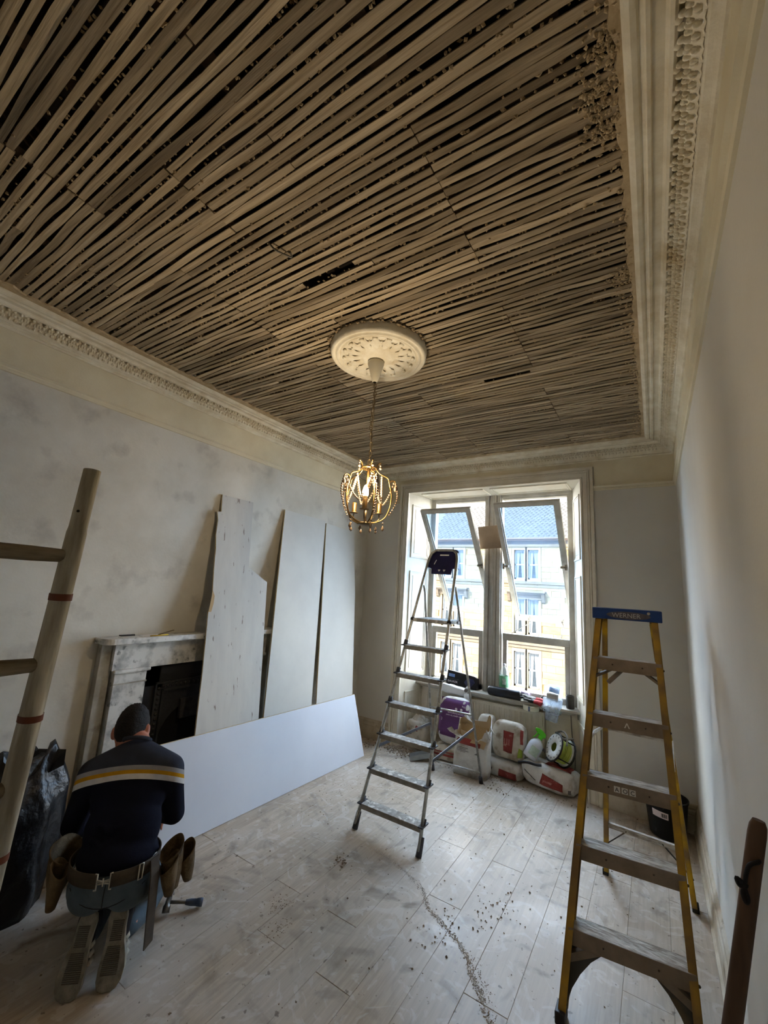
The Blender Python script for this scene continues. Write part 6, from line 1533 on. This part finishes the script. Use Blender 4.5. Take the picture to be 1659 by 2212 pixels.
# jeans
JEAN = mat('blue_grey_denim', (84, 96, 104), (70, 82, 90), 10, 0.9, bump=0.3, bscale=140, coord='World', bdist=0.003, c3=(112, 122, 128), s3=6, l3=0.55, h3=0.8)
DARKJ = mat('denim_seam', (34, 38, 46), None, rough=0.9)
je = MB()
je.ball(M(0.0, 0, 0.375), (0.158, 0.135, 0.110), 28, 16, MB3)
for s in (-1, 1):
    je.ball(M(-0.03, s * 0.070, 0.335), (0.090, 0.095, 0.085), 20, 12, MB3)
    chain(je, [M(0.02, s * 0.085, 0.33), M(0.22, s * 0.105, 0.22), M(0.405, s * 0.118, 0.098)], [0.098, 0.088, 0.072], 18)
    chain(je, [M(0.40, s * 0.118, 0.078), M(0.22, s * 0.10, 0.088), M(0.05, s * 0.072, 0.125)], [0.070, 0.064, 0.050], 18)
jn = je.build('jeans', JEAN, man, remesh=0.0085, smooth_it=5)
def on_seat(r, u):
    """point on the back of the pelvis"""
    q = 1 - (r / 0.168) ** 2 - ((u - 0.350) / 0.135) ** 2
    return M(-0.131 * math.sqrt(max(q, 0.02)) - 0.008, r, u)
se = MB()
se.tube([on_seat(-0.145 + 0.029 * k, 0.372 - 0.052 * math.sin(math.pi * k / 10) ** 0.8) for k in range(11)], 0.0016, 5)
se.tube([on_seat(0.004, 0.42 - 0.013 * k) for k in range(9)], 0.0018, 5)
se.build('seam', DARKJ, jn)

# trainers: toes on the floor, soles to the camera
SOLE = mat('dusty_sole', (142, 136, 122), (108, 102, 92), 26, 0.9, coord='World', bump=0.6, bscale=60, bdist=0.004)
RIM = mat('pale_sole_rim', (176, 170, 156), (150, 144, 130), 20, 0.8, coord='World')
UPP = mat('navy_shoe', (38, 40, 52), (28, 30, 40), 20, 0.8)
STR = mat('white_stripe', (198, 192, 178), None, rough=0.8)
def sole_w(t):                                        # half widths inner / outer along the sole, t = 0 toe .. 1 heel
    k = [(0, 0.018), (0.04, 0.036), (0.13, 0.047), (0.27, 0.050), (0.42, 0.045), (0.58, 0.036), (0.72, 0.034), (0.86, 0.036), (0.95, 0.030), (1.0, 0.012)]
    for (a, x), (b, y) in zip(k[:-1], k[1:]):
        if t <= b: return x + (y - x) * (t - a) / (b - a)
    return 0.012
for s, toe, heel in ((-1, M(-0.135, -0.074, 0.004), M(-0.062, -0.060, 0.272)), (1, M(-0.118, 0.060, 0.004), M(-0.060, 0.066, 0.276))):
    ax = heel - toe; Ls = ax.length; ax.normalize(); sx = (MR - ax * MR.dot(ax)).normalized(); up = ax.cross(sx)          # up: away from the sole, into the shoe
    if up.dot(MF) < 0: up = -up
    P = lambda w, t, d, toe=toe, ax=ax, sx=sx, up=up, Ls=Ls: toe + ax * (Ls * t) + sx * w + up * d
    out_ = [(sole_w(t) * (1.0) + (0.006 * math.sin(t * 5.5) if s > 0 else -0.006 * math.sin(t * 5.5)), t) for t in [0, .02, .04, .08, .13, .2, .27, .35, .42, .5, .58, .65, .72, .8, .86, .91, .95, .98, 1.0]]
    inn_ = [(-sole_w(t) + (0.006 * math.sin(t * 5.5) if s > 0 else -0.006 * math.sin(t * 5.5)), t) for t in [1.0, .98, .95, .91, .86, .8, .72, .65, .58, .5, .42, .35, .27, .2, .13, .08, .04, .02, 0]]
    poly = out_ + inn_
    sh = MB()
    chain(sh, [P(0, 0.16, 0.034), P(0, 0.40, 0.042), P(0, 0.66, 0.052), P(0, 0.84, 0.048)], [0.036, 0.042, 0.040, 0.042], 16)
    chain(sh, [P(0, 0.84, 0.045), P(0, 0.80, 0.105)], [0.040, 0.040], 14)
    shoe = sh.build('shoe', UPP, man, remesh=0.006, smooth_it=4)
    rim = MB().prism(poly, P, -0.002, 0.026, 0, 1); rim.build('sole', [SOLE, RIM], shoe, bevel=0.003)
    ri = MB()
    for k in range(26):
        t = 0.20 + k * 0.023 + (0.05 if k > 14 else 0)
        if t < 0.93: ri.bar(P(-sole_w(t) * 0.62, t, -0.003), P(sole_w(t) * 0.62, t, -0.003), 0.0035, 0.003)
    ri.build('tread_ribs', mat('sole_rib', (88, 85, 78), None, rough=0.95), shoe)
    st3 = MB()
    sg = 1
    for k in range(3):
        t = 0.36 + 0.095 * k
        st3.tube([P(sg * (sole_w(t) - 0.003), t, 0.024), P(sg * (sole_w(t) + 0.002), t + 0.02, 0.042), P(sg * 0.030, t + 0.035, 0.066), P(sg * 0.012, t + 0.045, 0.080)], [0.0085, 0.0085, 0.0085, 0.008], 8)
    st3.build('stripe', STR, shoe)

# tool belt with pouches
LEA = mat('brown_leather_belt', (72, 62, 50), (54, 46, 38), 16, 0.7, coord='World')
SUE = mat('tan_suede', (116, 98, 74), (88, 74, 54), 12, 0.95, bump=0.3, bscale=60, coord='World', c3=(70, 58, 44), s3=8, l3=0.55, h3=0.7)
BUC = mat('buckle_steel', (206, 200, 186), (170, 164, 150), 30, 0.35, 0.6)
def waist(a, dr=0.0, u=0.0): return M((0.146 + dr) * math.sin(a), (0.172 + dr) * math.cos(a), u)
bl_ = MB(); N = 48
for j in range(N):
    a = 2 * math.pi * j / N
    uc = 0.432 + 0.022 * math.sin(a) * 0 - 0.012 * math.cos(a * 2) * 0
    bl_.v += [waist(a, 0.004, uc - 0.027), waist(a, 0.008, uc - 0.027), waist(a, 0.008, uc + 0.027), waist(a, 0.004, uc + 0.027)]
gap = [j for j in range(N) if abs(((2 * math.pi * (j + .5) / N) - 1.5 * math.pi)) < 0.10]
for j in range(N):
    if j in gap: continue
    for q in range(4): bl_.f.append([j * 4 + q, ((j + 1) % N) * 4 + q, ((j + 1) % N) * 4 + (q + 1) % 4, j * 4 + (q + 1) % 4]); bl_.m.append(0); bl_.sm.append(q in (1, 3))
belt = bl_.build('tool_belt', LEA, man)
bk2 = MB()
for sg in (-1, 1):
    a = 1.5 * math.pi + sg * 0.13
    c = [waist(a + sg * 0.05, 0.012, 0.462), waist(a, 0.013, 0.462), waist(a, 0.013, 0.402), waist(a + sg * 0.05, 0.012, 0.402)]
    bk2.tube(c, 0.0028, 6)
    for du in (0.008, -0.008): bk2.tube([waist(a, 0.013, 0.432 + du), waist(1.5 * math.pi + sg * 0.02, 0.015, 0.432 + du * 0.5)], 0.0026, 6)
bk2.tube([waist(1.5 * math.pi - 0.13, 0.014, 0.433), waist(1.5 * math.pi + 0.13, 0.014, 0.433)], 0.0026, 6)
bk2.tube([waist(1.5 * math.pi, 0.016, 0.418), waist(1.5 * math.pi, 0.016, 0.447)], 0.003, 6)
bk2.build('buckle', BUC, belt); bk2 = MB()
a = 1.5 * math.pi + 0.78
bk2.tube([waist(a - 0.05, 0.012, 0.462), waist(a + 0.05, 0.012, 0.462), waist(a + 0.05, 0.012, 0.402), waist(a - 0.05, 0.012, 0.402)], 0.003, 6, closed=True)
bk2.build('strap_loop', BUC, belt)
sp2 = MB(); a = 1.5 * math.pi + 1.10
S0 = waist(a, 0.020, 0.462); S1 = waist(a, 0.032, 0.40); S2 = waist(a + 0.02, 0.036, 0.25) ; S3 = waist(a + 0.04, 0.040, 0.125)
for p, q in ((S0, S1), (S1, S2), (S2, S3)): sp2.bar(p, q + (q - p) * 0.01, 0.055, 0.005, up=(MO + MU * p.z - p))
sp2.build('hanging_strap', LEA, belt)
def pouch(c, w, d, h, ang, lean_, name='pouch', bag=0.0):
    b = MB(); R = MB3 @ Matrix.Rotation(ang, 3, 'Z') @ Matrix.Rotation(lean_, 3, 'X'); N, Mh = 24, 8; vs = []
    for i in range(Mh + 1):
        t = i / Mh; k = 0.55 + 0.5 * math.sin(min(1, t * 1.15) * math.pi / 2) + 0.12 * (t > 0.92)
        for j in range(N):
            q = 2 * math.pi * j / N; x = w / 2 * k * math.copysign(abs(math.cos(q)) ** 0.7, math.cos(q)); y = d / 2 * k * math.sin(q)
            z = h * (t - 1) + (0.030 * math.sin(q) * t * t)
            vs.append(R @ V((x, y, z)) + V(c))
    fs = [(i * N + j, i * N + (j + 1) % N, (i + 1) * N + (j + 1) % N, (i + 1) * N + j) for i in range(Mh) for j in range(N)] + [tuple(range(N))[::-1]]
    b.add(vs, fs, 0, True); o = b.build(name, SUE, belt); sdm = o.modifiers.new('thick', 'SOLIDIFY'); sdm.thickness = 0.004; sdm.offset = -1; return o
pouch(M(0.045, 0.222, 0.430), 0.13, 0.09, 0.165, math.radians(-72), math.radians(8))
pouch(M(0.075, 0.282, 0.400), 0.10, 0.07, 0.13, math.radians(-66), math.radians(10))
pouch(M(0.00, 0.225, 0.395), 0.10, 0.07, 0.13, math.radians(-78), math.radians(6))
pouch(M(0.075, -0.225, 0.450), 0.15, 0.085, 0.17, math.radians(74), math.radians(6))
pouch(M(-0.005, -0.215, 0.415), 0.07, 0.055, 0.16, math.radians(70), math.radians(4))
for o in bpy.data.objects:
    if '_o' in o: del o['_o']
